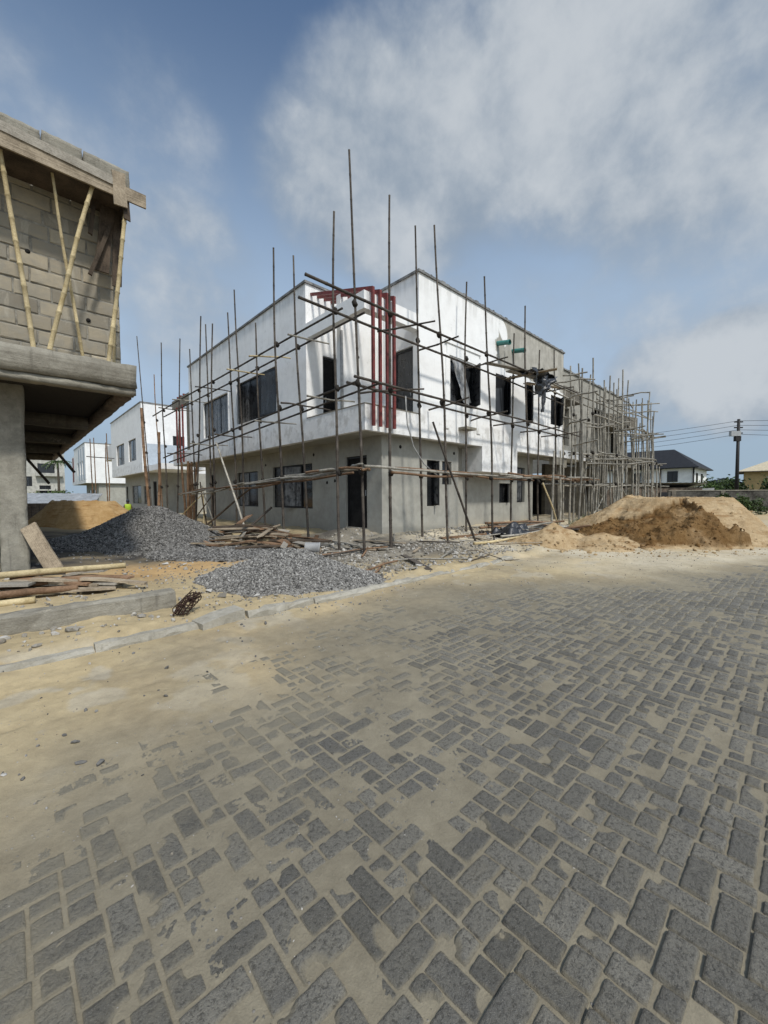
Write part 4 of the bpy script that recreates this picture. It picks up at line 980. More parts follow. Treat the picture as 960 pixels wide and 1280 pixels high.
# ------------------------------------------------------------------ scaffold
def pole(label, base, top, m='weathered_pole', r0=.034, r1=.024, ties=(), group='scaffold poles', seed=0, bend=.05, tint=None, seg=.55):
    d = Vector(top)-Vector(base)
    b = Vector(base)-d*(.25/d.length)
    t_ = thing('scaffold_pole', label, 'scaffold pole', tuple(base), group)
    mb = MB(); mb.bamboo(b, top, r0, r1, 8, bend, seed, tint, seg, 1.12); mb.build('shaft', m, t_)
    for z in ties:
        q = (z-base[2])/d[2]
        if not 0 < q < .97: continue
        c = Vector(base)+d*q; mb = MB(); mb.tube([c+Vector((0, 0, -.07)), c+Vector((.01, 0, -.03)), c+Vector((-.01, .01, .03)), c+Vector((0, 0, .07))], [.042, .066, .06, .044], 8, .5)
        mb.build('lashing', 'rope', t_)
    return t_
MAIN = [
 ('tallest bamboo pole, rising far above the roof in front of the balcony corner', (5.85, 6.88, 0), (5.85, 7.33, 9.28)),
 ('straight pole just left of the tallest one, in front of the balcony doorway', (5.75, 7.65, 0), (5.75, 7.79, 8.1)),
 ('dark pole standing right in front of the red pergola bars', (6.81, 7.0, 0), (6.81, 7.0, 8.58)),
 ('tall pole crossing the right edge of the wide casement window on the shaded wall', (5.75, 10.27, 0), (5.75, 10.72, 8.58)),
 ('pole tilting left at the left end of the corner balcony', (6.3, 9.85, 0), (6.3, 10.56, 8.51)),
 ('pole in front of the left sash of the wide casement window, taller of the pair', (6.4, 14.43, 0), (6.4, 14.96, 9.19)),
 ('pole just left of the wide casement window, close beside a taller one', (6.35, 14.99, 0), (6.35, 15.51, 8.53)),
 ('short pole ending below the roof edge, in front of the wide casement window', (6.3, 12.53, 0), (6.3, 13.06, 7.36)),
 ('pole crossing the right half of the film covered window on the shaded wall', (5.8, 15.67, 0), (5.8, 15.6, 7.98)),
 ('pole tilting left in front of the film covered window, left of an upright one', (6.4, 17.67, 0), (6.4, 17.94, 8.85)),
 ('pole tilting to the right, left of the film covered window', (5.85, 18.09, 0), (5.85, 16.9, 8.69)),
 ('pole at the far roof corner of the shaded wall', (6.4, 19.69, 0), (6.4, 20.05, 8.37)),
 ('bowed pole in front of the far set of red pergola bars', (6.4, 22.62, 0), (6.4, 21.42, 9.24)),
 ('tall pole standing against the sky between the two white houses, right of a shorter one', (5.85, 22.06, 0), (5.85, 22.62, 9.24)),
 ('shorter reddish topped pole between the two white houses', (6.3, 24.67, 0), (6.3, 25.9, 8.46)),
 ('leftmost tall pole of the scaffold, beside the thick brown posts', (5.9, 25.4, 0), (5.9, 27.81, 11.07)),
 ('pole at the roof corner of the sunlit front', (8.71, 7.65, 0), (8.42, 7.65, 8.91)),
 ('pole tilting left just right of the sunlit roof corner', (9.06, 7.0, 0), (8.46, 7.0, 8.62)),
 ('pole crossing the right side of the window with torn plastic sheet', (10.84, 7.6, 0), (10.75, 7.6, 8.19)),
 ('pole beside the swirl of white filler, left of the two green pipes', (11.33, 6.95, 0), (10.74, 6.95, 8.1)),
 ('short pole of the sunlit front, just right of the green pipes', (13.62, 7.6, 0), (13.76, 7.6, 7.41)),
 ('pole standing at the hanging black tarpaulin and rising above the roof', (13.99, 7.0, 0), (13.38, 7.0, 8.07)),
 ('short pole just right of the hanging black tarpaulin', (15.82, 7.6, 0), (15.8, 7.6, 7.3)),
 ('pole at the last window of the white front, before the raw grey end', (17.57, 7.55, 0), (17.01, 7.55, 7.58)),
]
for i, (lab, b, t_) in enumerate(MAIN):
    pole(lab, b, t_, 'brown_pole' if 'reddish' in lab else 'weathered_pole', .036 if i != 2 else .045, .024, (2.0, 4.0, 5.8), seed=i, tint=.35+.3*((i*37) % 10)/10)
DENSE = [((17.42,7.0,.1),(17.36,7.0,6.86)),((20.68,7.6,.1),(19.74,7.6,7.63)),((17.11,6.5,.1),(17.24,6.5,6.62)),((19.93,7.3,.1),(20.43,7.3,7.18)),((20.92,6.8,.1),(20.76,6.8,6.88)),((24.59,8.0,.1),(24.64,8.0,7.5)),((23.11,7.0,.1),(22.77,7.0,7.18)),((25.03,7.6,.1),(25.5,7.6,8.06)),((22.37,6.5,.1),(22.47,6.5,6.28)),((26.85,7.3,.1),(25.59,7.3,6.79)),((25.44,6.8,.1),(24.51,6.8,6.63)),((30.29,8.0,.1),(29.68,8.0,7.46)),((27.31,7.0,.1),(26.67,7.0,6.95)),((30.89,7.6,.1),(30.14,7.6,7.69)),((27.62,6.5,.1),(26.99,6.5,6.87)),((32.58,7.3,.1),(30.94,7.3,7.48)),((19.52,6.8,.1),(19.53,6.8,4.59)),((24.46,7.9,.1),(24.94,7.9,5.5)),((19.08,7.0,.1),(18.99,7.0,2.37)),((18.25,7.6,.1),(18.21,7.6,6.09)),((14.58,6.5,.1),(14.73,6.5,3.08)),((18.61,7.3,.1),(18.47,7.3,6.24)),((22.23,6.8,.1),(21.49,6.8,4.39)),((22.98,7.9,.1),(23.05,7.9,6.88)),((20.72,7.0,.1),(20.81,7.0,6.49)),((25.27,7.6,.1),(25.2,7.6,5.91)),((25.59,6.5,.1),(25.49,6.5,5.38)),((26.13,7.3,.1),(25.93,7.3,5.68)),((15.99,6.8,.1),(15.95,6.8,3.2))]
rr_ = random.Random(303)
for k in range(24):
    x, y = rr_.uniform(18.6, 31), rr_.choice((6.3, 6.6, 7.0, 7.4, 7.8)); DENSE.append(((x, y, .1), (x+rr_.uniform(-.35, .35), y+rr_.uniform(-.1, .1), rr_.choice((3.4, 5.3, 6.2, 7.0, 7.4)))))
DL = 'grey bamboo pole in the crowded scaffold wrapped round the unpainted house end'
for i, (b, t_) in enumerate(DENSE):
    pole(DL, b, t_, 'grey_bamboo', .042, .03, (1.95, 3.3, 5.0) if i % 2 else (), 'poles of the crowded scaffold', seed=40+i, bend=.06)
for k in range(26):
    x, y, z = rr_.uniform(18.5, 29.5), rr_.choice((6.5, 6.9, 7.3, 7.7)), rr_.choice((1.95, 3.35, 3.4, 5.0, 5.1, 6.4)); L_ = rr_.uniform(1.5, 5)
    DLED_X = globals().setdefault('DLED_X', []); DLED_X.append(((x, y, z+rr_.uniform(-.06, .06)), (x+L_, y+rr_.uniform(-.3, .3), z+rr_.uniform(-.1, .15))) if k % 2 else ((x, 8.0, z), (x+rr_.uniform(.2, .9), 6.2, z+rr_.uniform(-.08, .08))))
def rail(label, a, b, m='weathered_pole', r0=.032, r1=.026, group='scaffold rails', seed=0, bend=.03, name='scaffold_rail', cat='scaffold rail', tint=None):
    mb = MB(); mb.bamboo(a, b, r0, r1, 8, bend, seed, tint, .5, 1.13); return mb.single(name, m, label, cat, group)
RAILS = [
 ('upper outer rail along the shaded wall', (5.80, 24.3, 5.80), (5.80, 7.55, 5.80), 'weathered_pole'),
 ('upper inner rail along the shaded wall, close under the outer one', (6.34, 24.3, 5.83), (6.34, 7.4, 5.82), 'weathered_pole'),
 ('lower outer rail along the shaded wall, below its windows', (5.80, 22.5, 3.42), (5.80, 7.1, 4.02), 'weathered_pole'),
 ('lower inner rail along the shaded wall, just above the soffit edge', (6.34, 23.5, 3.30), (6.34, 6.9, 4.05), 'weathered_pole'),
 ('upper outer rail along the sunlit front, sticking out left past the corner', (4.38, 6.9, 5.80), (18.2, 6.9, 5.79), 'weathered_pole'),
 ('upper inner rail along the sunlit front, passing behind the red bars', (4.65, 7.6, 5.70), (18.4, 7.6, 5.46), 'weathered_pole'),
 ('lower outer rail along the sunlit front, under the torn plastic sheet', (5.6, 6.9, 4.06), (18.5, 6.9, 3.98), 'weathered_pole'),
 ('lower inner rail along the sunlit front, close to the balcony parapet', (5.9, 7.55, 4.12), (18.6, 7.55, 4.02), 'weathered_pole'),
]
for i, (lab, a, b, m) in enumerate(RAILS): rail(lab, a, b, m, seed=70+i, tint=.3)
# low walkway of bundled bamboo at head height, both sides
rr = random.Random(21)
for i in range(16):
    y1 = 20.8-i*.95+rr.uniform(-.4, .4); y0 = y1-rr.uniform(4, 5.5); y0 = max(y0, 6.9)
    z = lambda y: 2.02-(y-7.5)*.036
    rail('bamboo of the low walkway bundle along the shaded ground floor', (5.72+rr.uniform(-.15, .4), y1, z(y1)+rr.uniform(-.09, .11)), (5.75+rr.uniform(-.15, .4), y0, z(y0)+rr.uniform(-.09, .11)), 'grey_bamboo' if i % 3 else 'brown_pole', .034, .028, 'low walkway bamboos on the shaded side', 90+i, .04)
for i in range(15):
    x0 = 5.5+i*.95+rr.uniform(-.3, .3); x1 = x0+rr.uniform(3.4, 5.2)
    rail('bamboo of the low walkway bundle along the sunlit ground floor', (x0, 6.9+rr.uniform(-.2, .35), 1.98+x0*.008+rr.uniform(-.09, .1)), (min(x1, 20), 6.9+rr.uniform(-.2, .35), 1.98+x1*.008+rr.uniform(-.09, .1)), 'brown_pole' if i % 3 else 'grey_bamboo', .034, .027, 'low walkway bamboos on the sunlit side', 100+i, .04)
# short cross pieces between inner and outer rails
TR = [((5.5, 9.55, 5.72), (6.75, 9.4, 5.74)), ((5.5, 11.9, 5.74), (6.8, 11.6, 5.9)), ((5.5, 13.6, 5.75), (6.85, 13.5, 5.8)), ((5.45, 16.6, 5.75), (6.85, 16.4, 5.75)), ((5.4, 19.4, 5.75), (6.85, 19.0, 5.75)), ((5.4, 21.6, 5.75), (6.85, 21.2, 5.72)),
      ((5.4, 8.5, 3.9), (6.8, 8.35, 3.95)), ((5.35, 9.7, 3.93), (6.85, 9.5, 3.9)), ((5.5, 11.6, 3.75), (6.85, 11.4, 3.78)), ((5.5, 14.8, 3.7), (6.85, 14.6, 3.7)), ((5.4, 17.2, 3.6), (6.85, 16.9, 3.6)), ((5.4, 20.4, 3.45), (6.85, 20.0, 3.45))]
for i, (a, b) in enumerate(TR):
    rail('short cross piece tying the rails along the shaded wall', a, b, ('pale_bamboo', 'grey_bamboo', 'weathered_pole')[0 if i in (1, 2) else 1 + i % 2], .026, .02, 'cross pieces on the shaded side', 120+i, .03, 'cross_piece', 'cross piece')
TR = [((7.2, 7.9, 5.76), (7.9, 6.5, 5.80)), ((8.9, 8.0, 5.70), (9.0, 6.6, 5.74)), ((11.2, 8.0, 5.66), (11.4, 6.5, 5.72)), ((6.6, 7.9, 4.06), (7.6, 6.6, 4.08)), ((9.4, 8.0, 4.05), (9.2, 6.4, 4.1)), ((11.6, 8.0, 4.0), (11.4, 6.5, 4.05)), ((13.0, 8.0, 3.98), (13.3, 6.6, 4.0)), ((15.0, 8.0, 3.95), (15.2, 6.5, 4.0)), ((16.8, 8.0, 3.95), (17, 6.4, 4.0)), ((16.0, 8.0, 5.6), (16.2, 6.4, 5.65))]
for i, (a, b) in enumerate(TR):
    rail('short dark cross piece tying the rails along the sunlit front', a, b, 'weathered_pole', .028, .022, 'cross pieces on the sunlit side', 140+i, .02, 'cross_piece', 'cross piece')
DLED = [((22.83,6.9,6.38),(22.78,5.44,6.38)),((25.04,7.5,6.49),(26.56,5.85,6.49)),((23.94,7.1,5.72),(24.69,5.49,5.72)),((17.93,6.6,4.33),(18.36,5.62,4.33)),((18.95,6.9,2.97),(20.66,4.67,2.97)),((15.85,7.5,2.09),(22.33,7.5,2.15)),((15.01,7.1,1.85),(30.65,7.1,1.94)),((21.56,6.6,4.53),(21.06,5.17,4.53)),((16.33,6.9,6.21),(16.53,6.02,6.21)),((16.66,7.5,6.06),(17.22,5.98,6.06)),((23.82,7.1,4.13),(23.2,5.42,4.13)),((16.23,6.6,5.26),(16.05,5.48,5.26)),((14.7,6.9,5.71),(25.85,6.9,5.61)),((15.98,7.5,5.78),(28.4,7.9,5.78)),((16.98,7.1,4.67),(24.39,7.1,5.06)),((18.13,6.6,2.78),(19.45,4.44,2.78)),((18.37,6.9,3.22),(25.99,6.9,3.46)),((22.94,7.5,4.68),(25.76,6.2,4.68)),((23.72,7.1,5.97),(30.3,7.1,6.27)),((16.03,6.6,4.16),(15.4,5.6,4.16)),((17.54,6.9,3.53),(16.4,5.6,3.53)),((25.35,7.5,4.76),(26.36,5.58,4.76)),
        ((18.5,7.5,3.35),(31.5,7.6,3.4)),((19,6.7,5.0),(30.5,6.9,5.1)),((24,7.7,6.5),(31.5,7.6,6.6)),((20,7.6,3.28),(25,6.3,3.3)),((22,8,3.3),(28,6.3,3.32)),((26,8,3.3),(31,6.6,3.35)),((18,7.9,1.9),(20,6.3,1.9)),((21,7.9,1.9),(23,6.2,1.9)),((25,7.9,1.92),(27,6.3,1.92)),((19.5,7,0.2),(22.5,7,2.0)),((22.5,6.6,2.0),(25.5,6.6,.2)),((24,7.3,.2),(20.5,7.3,2.1)),((27.5,6.8,1.9),(30,6.6,.3))]
DLED += DLED_X
for i, (a, b) in enumerate(DLED):
    rail('bamboo crossbar tied into the crowded scaffold of the unpainted house end', a, b, 'grey_bamboo', .036, .028, 'crossbars of the crowded scaffold', 160+i, .06, 'scaffold_crossbar', 'crossbar')
# braces and leaning pieces
rail('dark straight brace leaning against the low walkway of the sunlit front', (9.74, 6.5, .05), (8.27, 6.9, 3.41), 'weathered_pole', .034, .028, None, 201, .01, 'brace', 'brace', .15)
rail('long pale brace slanting down from the lower rail to the scrap timber heap', (5.0, 10.9, .0), (5.8, 15.46, 3.5), 'grey_bamboo', .036, .03, None, 202, .02, 'brace', 'brace', .9)
rail('dark brace rising right from the left end of the scrap timber heap', (5.0, 15.6, .0), (6.3, 13.6, 1.75), 'dark_timber', .04, .034, None, 203, .02, 'brace', 'brace', .4)
rail('short grey brace resting on the middle of the scrap timber heap', (4.9, 11.9, .05), (6.2, 11.9, 1.1), 'weathered_pole', .04, .034, None, 204, .01, 'brace', 'brace', .5)
for i, (b, t_) in enumerate((((5.9, 25.9, 0), (5.75, 26.6, 6.6)), ((6.15, 25.2, 0), (6.3, 25.2, 5.1)))):
    pole(('thick reddish brown post beside the leftmost tall pole, taller of two', 'thick reddish brown post, shorter of two near the leftmost tall pole')[i], b, t_, 'brown_pole', .085, .07, (1.7, 4.0), 'thick brown posts', 210+i, .05, .8)
for i, (x, y) in enumerate(((6.5, 20.4), (6.7, 20.8), (6.3, 21.0), (6.6, 21.3), (6.2, 20.2), (6.75, 21.6))):
    pole('reddish brown post in the clump at the far corner of the shaded wall', (x, y, 0), (x+.1*math.sin(i*2), y+.15*math.cos(i*3), 3.15), 'brown_pole', .055, .05, (), 'clump of brown posts', 220+i, .04, .5)
for i, (a, b) in enumerate((((6.2, 18.2, .05), (6.7, 19.6, 1.9)), ((6.0, 19.5, .05), (6.6, 17.8, 1.7)), ((6.3, 17.0, .05), (6.4, 18.9, 1.95)), ((5.6, 21.0, .05), (6.4, 19.0, 1.5)), ((6.5, 18.6, .05), (6.1, 18.2, 2.1)))):
    rail('slanting bamboo offcut leaning under the low walkway at the far end of the shaded wall', a, b, ('pale_bamboo', 'dark_timber', 'grey_bamboo')[i % 3], .028, .024, 'offcuts leaning under the walkway', 230+i, .02, 'leaning_bamboo', 'bamboo')
for i, (x, y) in enumerate(((5.2, 33.4), (6.3, 33.0), (6.6, 35), (5.9, 36))):
    pole('thin distant pole standing before the bright white house down the lane', (x, y*1.25, 0), (x-.05, y*1.25, 6.4+.5*(i % 2)), 'brown_pole', .05, .035, (), 'distant poles before the bright house', 240+i, .06)
rail('level crossbar tied to the distant poles before the bright white house', (4.9, 42, 4.9), (7.4, 42, 4.85), 'weathered_pole', .04, .035, None, 246, .02)
rail('single pale bamboo leaning upright by the bamboo heap on the right', (14.2, 6.0, .1), (13.0, 6.1, 1.85), 'pale_bamboo', .03, .025, None, 247, .03, 'leaning_bamboo', 'bamboo', .8)
mb = MB(); hp = [(7.65, 7.3, 4.05), (7.66, 7.3, 3.8), (7.71, 7.3, 3.33), (7.95, 7.3, 2.76), (8.37, 7.3, 2.32), (9.03, 7.3, 1.98)]
mb.tube(hp, .017, 8, .5); mb.single('hose', 'grey_pipe', 'thin grey hose drooping from the lower rail below the red bars', 'hose')
# boards and black tarpaulin on the upper rails
for i, (lab, a, b) in enumerate((('loose plank lying on the rails left of the tarpaulin, sticking toward the pipes', (11.7, 7.5, 5.84), (13.9, 7.0, 5.88)), ('short plank across the rails, pointing up beside the tarpaulin', (14.2, 6.2, 5.87), (13.6, 7.8, 5.75)), ('dark plank running along the rails under the tarpaulin', (12.9, 7.35, 5.79), (15.2, 7.1, 5.84)), ('weathered plank sloping right of the tarpaulin', (14.6, 7.6, 5.74), (17.0, 7.05, 5.84)))):
    mb = MB(); mb.board(a, b, .22, .03, tint=.4+.1*i, warp=.01, seed=i); mb.single('plank', 'plank' if i % 2 else 'grey_plank', lab, 'plank', 'planks on the upper rails')
def crumple(quad, nu, nv, amp, seed):
    V, F = cloth('', '', quad, nu, nv, amp, seed=seed); return V, F
V1, F1 = crumple([(13.6, 6.85, 5.9), (15.5, 6.8, 5.98), (14.7, 6.8, 5.25), (14.1, 6.83, 4.95)], 30, 22, .45, 7)
V2, F2 = crumple([(13.2, 7.5, 5.92), (15.8, 7.4, 6.0), (15.7, 6.8, 5.95), (13.4, 6.8, 5.9)], 30, 14, .35, 8)
V3, F3 = crumple([(14.3, 6.78, 5.7), (14.7, 6.78, 5.6), (14.5, 6.8, 4.6), (14.35, 6.8, 4.45)], 12, 22, .18, 9)
o = mesh_np('tarpaulin', np.concatenate([V1, V2, V3]), np.concatenate([F1, F2+len(V1), F3+len(V1)+len(V2)]), 'black_plastic', None, True, origin=(14.4, 7.1, 5))
tag(o, 'crumpled black plastic tarpaulin hanging from the upper rails of the sunlit front', 'tarpaulin')
pm = MB()

# ------------------------------------------------------------------ heaps
def heap(name, m, label, cat, hf, x0, x1, y0, y1, n, colf=None, stones=None, smat=None, seed=0, skirt=.02):
    xs = np.linspace(x0, x1, n); ys = np.linspace(y0, y1, int(n*(y1-y0)/(x1-x0))); X, Y = np.meshgrid(xs, ys)
    Hh = hf(X, Y); G = ground_z(X, Y)
    Z = np.where(Hh > .004, G+Hh, G-.05)
    nx, ny = len(xs), len(ys)
    V = np.stack([X, Y, Z], -1).reshape(-1, 3)
    i = np.arange(ny-1)[:, None]; j = np.arange(nx-1)[None]
    F = np.stack([i*nx+j, i*nx+j+1, (i+1)*nx+j+1, (i+1)*nx+j], -1)
    keep = (np.maximum.reduce([Hh[:-1, :-1], Hh[1:, :-1], Hh[:-1, 1:], Hh[1:, 1:]]) > .003)
    F = F[keep]
    t_ = thing(name, label, cat, ((x0+x1)/2, (y0+y1)/2, 0))
    col = (colf(X, Y, Hh) if colf else np.ones(X.shape+(3,))).reshape(-1, 3)
    mesh_np('heap_body', V, F, m, {'col': col, 'tint': fbm(X, Y, 30, 2, seed).ravel()*.8+.4}, True, t_)
    if stones:
        g = np.random.default_rng(seed); cnt, smin, smax = stones
        px = g.uniform(x0, x1, cnt*8); py = g.uniform(y0, y1, cnt*8); hh = hf(px, py)
        ok = (hh+g.normal(0, .012, len(hh))*(hh > .002) > .02) | (g.random(len(hh)) < .035*np.exp(-((px-(x0+x1)/2)/((x1-x0)*.36))**2-((py-(y0+y1)/2)/((y1-y0)*.36))**2))
        px, py, hh = px[ok][:cnt], py[ok][:cnt], hh[ok][:cnt]
        sz = g.uniform(smin, smax, len(px))*g.choice([1, 1, 1, 1.5], len(px))
        P = np.stack([px, py, ground_z(px, py)+np.maximum(hh, 0)+sz*.15], -1)
        Vs, Fs, Ts = stones_mesh(P, sz, seed+1)
        o = mesh_np('loose_stones', Vs, Fs, smat or m, {'tint': Ts}, False, t_); o['kind'] = 'stuff'
    return t_
rv = np.array([.729, -.684]); fv = np.array([.684, .729])
def near_gravel(X, Y):
    dx, dy = X-3.25, Y-5.72; a = dx*rv[0]+dy*rv[1]; b = dx*fv[0]+dy*fv[1]
    r = np.sqrt((a/np.where(a < 0, 1.45, 1.55))**2+(b/np.where(b < 0, .92, 1.1))**2)+fbm(X, Y, 1.6, 3, 301)*.22
    h = np.clip(1-r, 0, 1); return .62*h**1.05*(1-.25*h)+fbm(X, Y, 9, 3, 303)*.05*np.clip(h*4, 0, 1)
heap('gravel_heap', 'gravel', 'low spread heap of pale grey gravel by the kerb, nearest the road', 'gravel heap', near_gravel, 1.2, 5.4, 3.9, 7.6, 170, None, (24000, .016, .031), 'gravel', 31)
def far_gravel(X, Y):
    def cone(cx, cy, ra, rb, hh, s, p=1.0):
        dx, dy = X-cx, Y-cy; a = dx*rv[0]+dy*rv[1]; b = dx*fv[0]+dy*fv[1]
        r = np.sqrt((a/ra)**2+(b/rb)**2)+fbm(X, Y, .9, 3, s)*.13
        return hh*np.clip(1-r, 0, 1)**p
    m = np.maximum(cone(2.85, 12.6, 1.95, 2.0, 1.18, 311, .92), cone(2.85, 11.6, 1.4, 1.7, .86, 313)); m = np.maximum(m, cone(3.4, 12.2, 1.2, 1.5, .72, 314)); m = np.maximum(m, cone(2.1, 12.6, 1.9, 1.6, .5, 316))
    m = np.minimum(m, 1.0-.05*np.maximum(0, 1.1-m))
    fl = cone(3.35, 8.9, 1.5, 1.0, .22, 315, .6)
    m = np.maximum(m, np.clip(fl, 0, .07)*1.0)
    return m+fbm(X, Y, 7, 3, 317)*.05*np.clip(m*3, 0, 1)
heap('gravel_heap', 'gravel_dark', 'tall dark grey gravel heap in the lane before the scaffold', 'gravel heap', far_gravel, -.6, 6.4, 6.8, 15.6, 220, None, (34000, .024, .044), 'gravel_dark', 37)
# big cut sand mound on the right
def mound_h(X, Y, parts=False):
    # A runs across the mound, F from its dug front to its back
    A = X*rv[0]+Y*rv[1]; F = X*fv[0]+Y*fv[1]
    w1 = fbm(X, Y, .6, 3, 331); w2 = fbm(X, Y, 2.0, 4, 333); w3 = fbm(X, Y, 6, 3, 334)
    da = A-10.7; r = np.sqrt((da/np.where(da > 0, 2.6, 4.0))**2+((F-14.1)/np.where(F < 14.1, 3.7, 3.6))**2)+w1*.08+w2*.05+.12*np.maximum(da, 0)*np.maximum(14.0-F, 0)
    cone = np.minimum(1.29+w2*.06, 2.45*np.clip(1-r, 0, 1))
    ba = 9.25+.14*(F-9.5)+w1*.6+w2*.5 - A          # >0 left of the bite's right wall
    bf = 13.0+.45*np.maximum(8.6-A, 0)+w1*1.0+w2*.7 - F     # >0 in front of the bite's back wall
    d = np.minimum(ba, bf)
    step = .13*sst(d, 0, .12)
    face = 1.16-step-.36*np.maximum(d, 0)
    q = face*3.4+w2*2.0+w1*1.2; ter = (np.floor(q)+sst(q-np.floor(q), .25, .75))/3.4-(w2*2.0+w1*1.2)/3.4
    face = face*.4+ter*.6+w3*.12
    face = np.minimum(face, (A-6.5+w1*.8)*.42)*sst(F, 10.0+w2*.5+w1*.6, 10.55+w2*.5+w1*.6)
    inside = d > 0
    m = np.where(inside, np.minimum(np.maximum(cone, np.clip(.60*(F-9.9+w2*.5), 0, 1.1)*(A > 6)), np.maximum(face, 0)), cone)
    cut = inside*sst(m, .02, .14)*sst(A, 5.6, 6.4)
    dl = np.hypot((X-11.3)/1.5, (Y-5.0)/1.05)+fbm(X, Y, 1.5, 4, 341)*.5; m2 = .55*np.clip(1-dl, 0, 1)**.9
    dl = np.hypot((X-12.0)/1.6, (Y-3.9)/.9)+fbm(X, Y, 1.7, 4, 343)*.5; m2 = np.maximum(m2, .34*np.clip(1-dl, 0, 1)**.8)
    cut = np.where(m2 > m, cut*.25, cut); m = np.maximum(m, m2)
    lm = sst(m, .0, .2)
    m = m+lm*(w3*.05+fbm(X, Y, 11, 3, 347)*.04+cut*(fbm(X, Y, 4.5, 3, 349)*.2+fbm(X, Y, 14, 3, 350)*.1))
    return (m, cut, A, F) if parts else m
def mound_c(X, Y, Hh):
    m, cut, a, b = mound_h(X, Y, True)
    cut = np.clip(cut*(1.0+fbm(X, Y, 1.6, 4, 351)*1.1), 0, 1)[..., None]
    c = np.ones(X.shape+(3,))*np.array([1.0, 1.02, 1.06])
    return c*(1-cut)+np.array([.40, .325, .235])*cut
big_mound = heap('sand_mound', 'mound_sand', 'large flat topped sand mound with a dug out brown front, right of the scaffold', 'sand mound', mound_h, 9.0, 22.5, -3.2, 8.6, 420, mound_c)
def clods():
    g = np.random.default_rng(91); x = g.uniform(9.2, 17.5, 90000); y = g.uniform(-2.5, 7.5, 90000)
    m, cut, A, F = mound_h(x, y, True); e = .12; sl = np.hypot(mound_h(x+e, y)-m, mound_h(x, y+e)-m)/e
    p = np.where(m > .01, .02+.16*(cut > .3)+.10*(m < .2)*(F < 11.5), .05*(F < 10.8)*(F > 9.0)*(A < 10)*(A > 4))
    k = g.random(len(x)) < p*.62
    x, y, m, cut = x[k], y[k], m[k], cut[k]; sz = g.choice([.025, .03, .045, .07, .12], len(x), p=[.36, .3, .2, .1, .04])*g.uniform(.7, 1.3, len(x))
    V, F_, T = stones_mesh(np.stack([x, y, ground_z(x, y)+m+sz*.08], -1), sz, 92, .6)
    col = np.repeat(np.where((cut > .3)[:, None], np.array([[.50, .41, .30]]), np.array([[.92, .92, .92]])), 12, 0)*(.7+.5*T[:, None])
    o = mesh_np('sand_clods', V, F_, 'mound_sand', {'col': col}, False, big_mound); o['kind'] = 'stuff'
clods()
def back_sand(X, Y):
    dx, dy = X-2.5, Y-21.8; a = dx*rv[0]+dy*rv[1]; b = dx*fv[0]+dy*fv[1]
    w = fbm(X, Y, .9, 3, 361)*.5; r = np.sqrt((a/2.3)**2+(b/1.8)**2)+w*.3
    m = np.minimum(1.1, 2.4*np.clip(1-r, 0, 1)); return m+fbm(X, Y, 3, 4, 363)*.18*sst(m, 0, .3)
heap('sand_mound', 'orange_sand', 'small orange sand mound in the shade behind the dark gravel heap', 'sand mound', back_sand, -.8, 5.8, 18.5, 25, 120)

# ------------------------------------------------------------------ loose rubble and chips
def rubble(n, fx, s0, s1, name, m, seed, label=None):
    g = np.random.default_rng(seed); P = fx(g, n); sz = g.uniform(s0, s1, len(P))**1.0*g.choice([.6, .8, 1, 1.6], len(P))
    z = ground_z(P[:, 0], P[:, 1])+sz*.1
    V, F, T = stones_mesh(np.stack([P[:, 0], P[:, 1], z], -1), sz, seed, .55)
    return tag(mesh_np(name, V, F, m, {'tint': T}), label, None, None, 'stuff')
def near_house(g, n):
    x = g.uniform(3.2, 17, n*2); y = g.uniform(4.7, 9.6, n*2)
    d = np.where(x < 7.9, np.where(y < 8.5, 0, 0), 0); ok = ~((x > 7.7) & (y > 8.35)); ok &= (fbm(x, y, .9, 3, 401)+g.uniform(-.25, .25, len(x)) > -.05)
    return np.stack([x[ok], y[ok]], -1)[:n]
rubble(5200, near_house, .02, .085, 'rubble', 'rubble', 51, 'loose chips and broken concrete strewn at the foot of the house')
def lane(g, n): return np.stack([g.uniform(-2, 6, n), g.uniform(4.6, 8.2, n)], -1)
rubble(1500, lane, .015, .055, 'rubble', 'rubble', 53, 'loose chips on the sandy strip behind the kerb')
def road_bits(g, n):
    x = g.uniform(-1, 12, n*3); y = g.uniform(1.2, 4.5, n*3); ok = cover(x, y) > .0+g.uniform(-.3, .6, len(x)); return np.stack([x[ok], y[ok]], -1)[:n]
def on_paving(g, n):
    x = g.uniform(-.5, 9, n); y = g.uniform(-4, 3.6, n); return np.stack([x, y], -1)
rubble(2200, on_paving, .003, .010, 'pebbles', 'rubble', 58, 'fine grit strewn over the paving stones')
rubble(900, road_bits, .006, .022, 'pebbles', 'gravel', 57, 'small pebbles scattered on the sandy road edge')
for i, (lab, x, y, s) in enumerate((('dark stone alone on the sand beyond the paving, nearest the kerb', .91, 3.61, .05), ('small dark stone on the sand near the paving edge', .78, 3.14, .045), ('flat dark chip at the left of the sandy road', .24, 2.92, .06), ('dark stone low on the left sand, nearest of three', .24, 2.68, .05), ('dark stone in the left sand, right of another', .32, 2.6, .055), ('blackened lump of mortar on the bank before the low wall', 1.03, 5.05, .13), ('grey flat stone on the bank below the low wall', .42, 5.0, .14), ('brown lump beside the kerb in front of the near gravel', 2.05, 4.12, .08), ('grey lump at the far end of the kerb before the sand mound', 7.9, 4.75, .2))):
    V, F, T = stones_mesh(np.array([[x, y, gz(x, y)+s*.12]]), np.array([s]), 500+i, .45)
    o = mesh_np('stone', V, F, 'rubble' if s > .1 else 'gravel_dark', {'tint': T*0+(.35 if s < .2 else .6)}, False, origin=(x, y, gz(x, y))); tag(o, lab, 'stone')

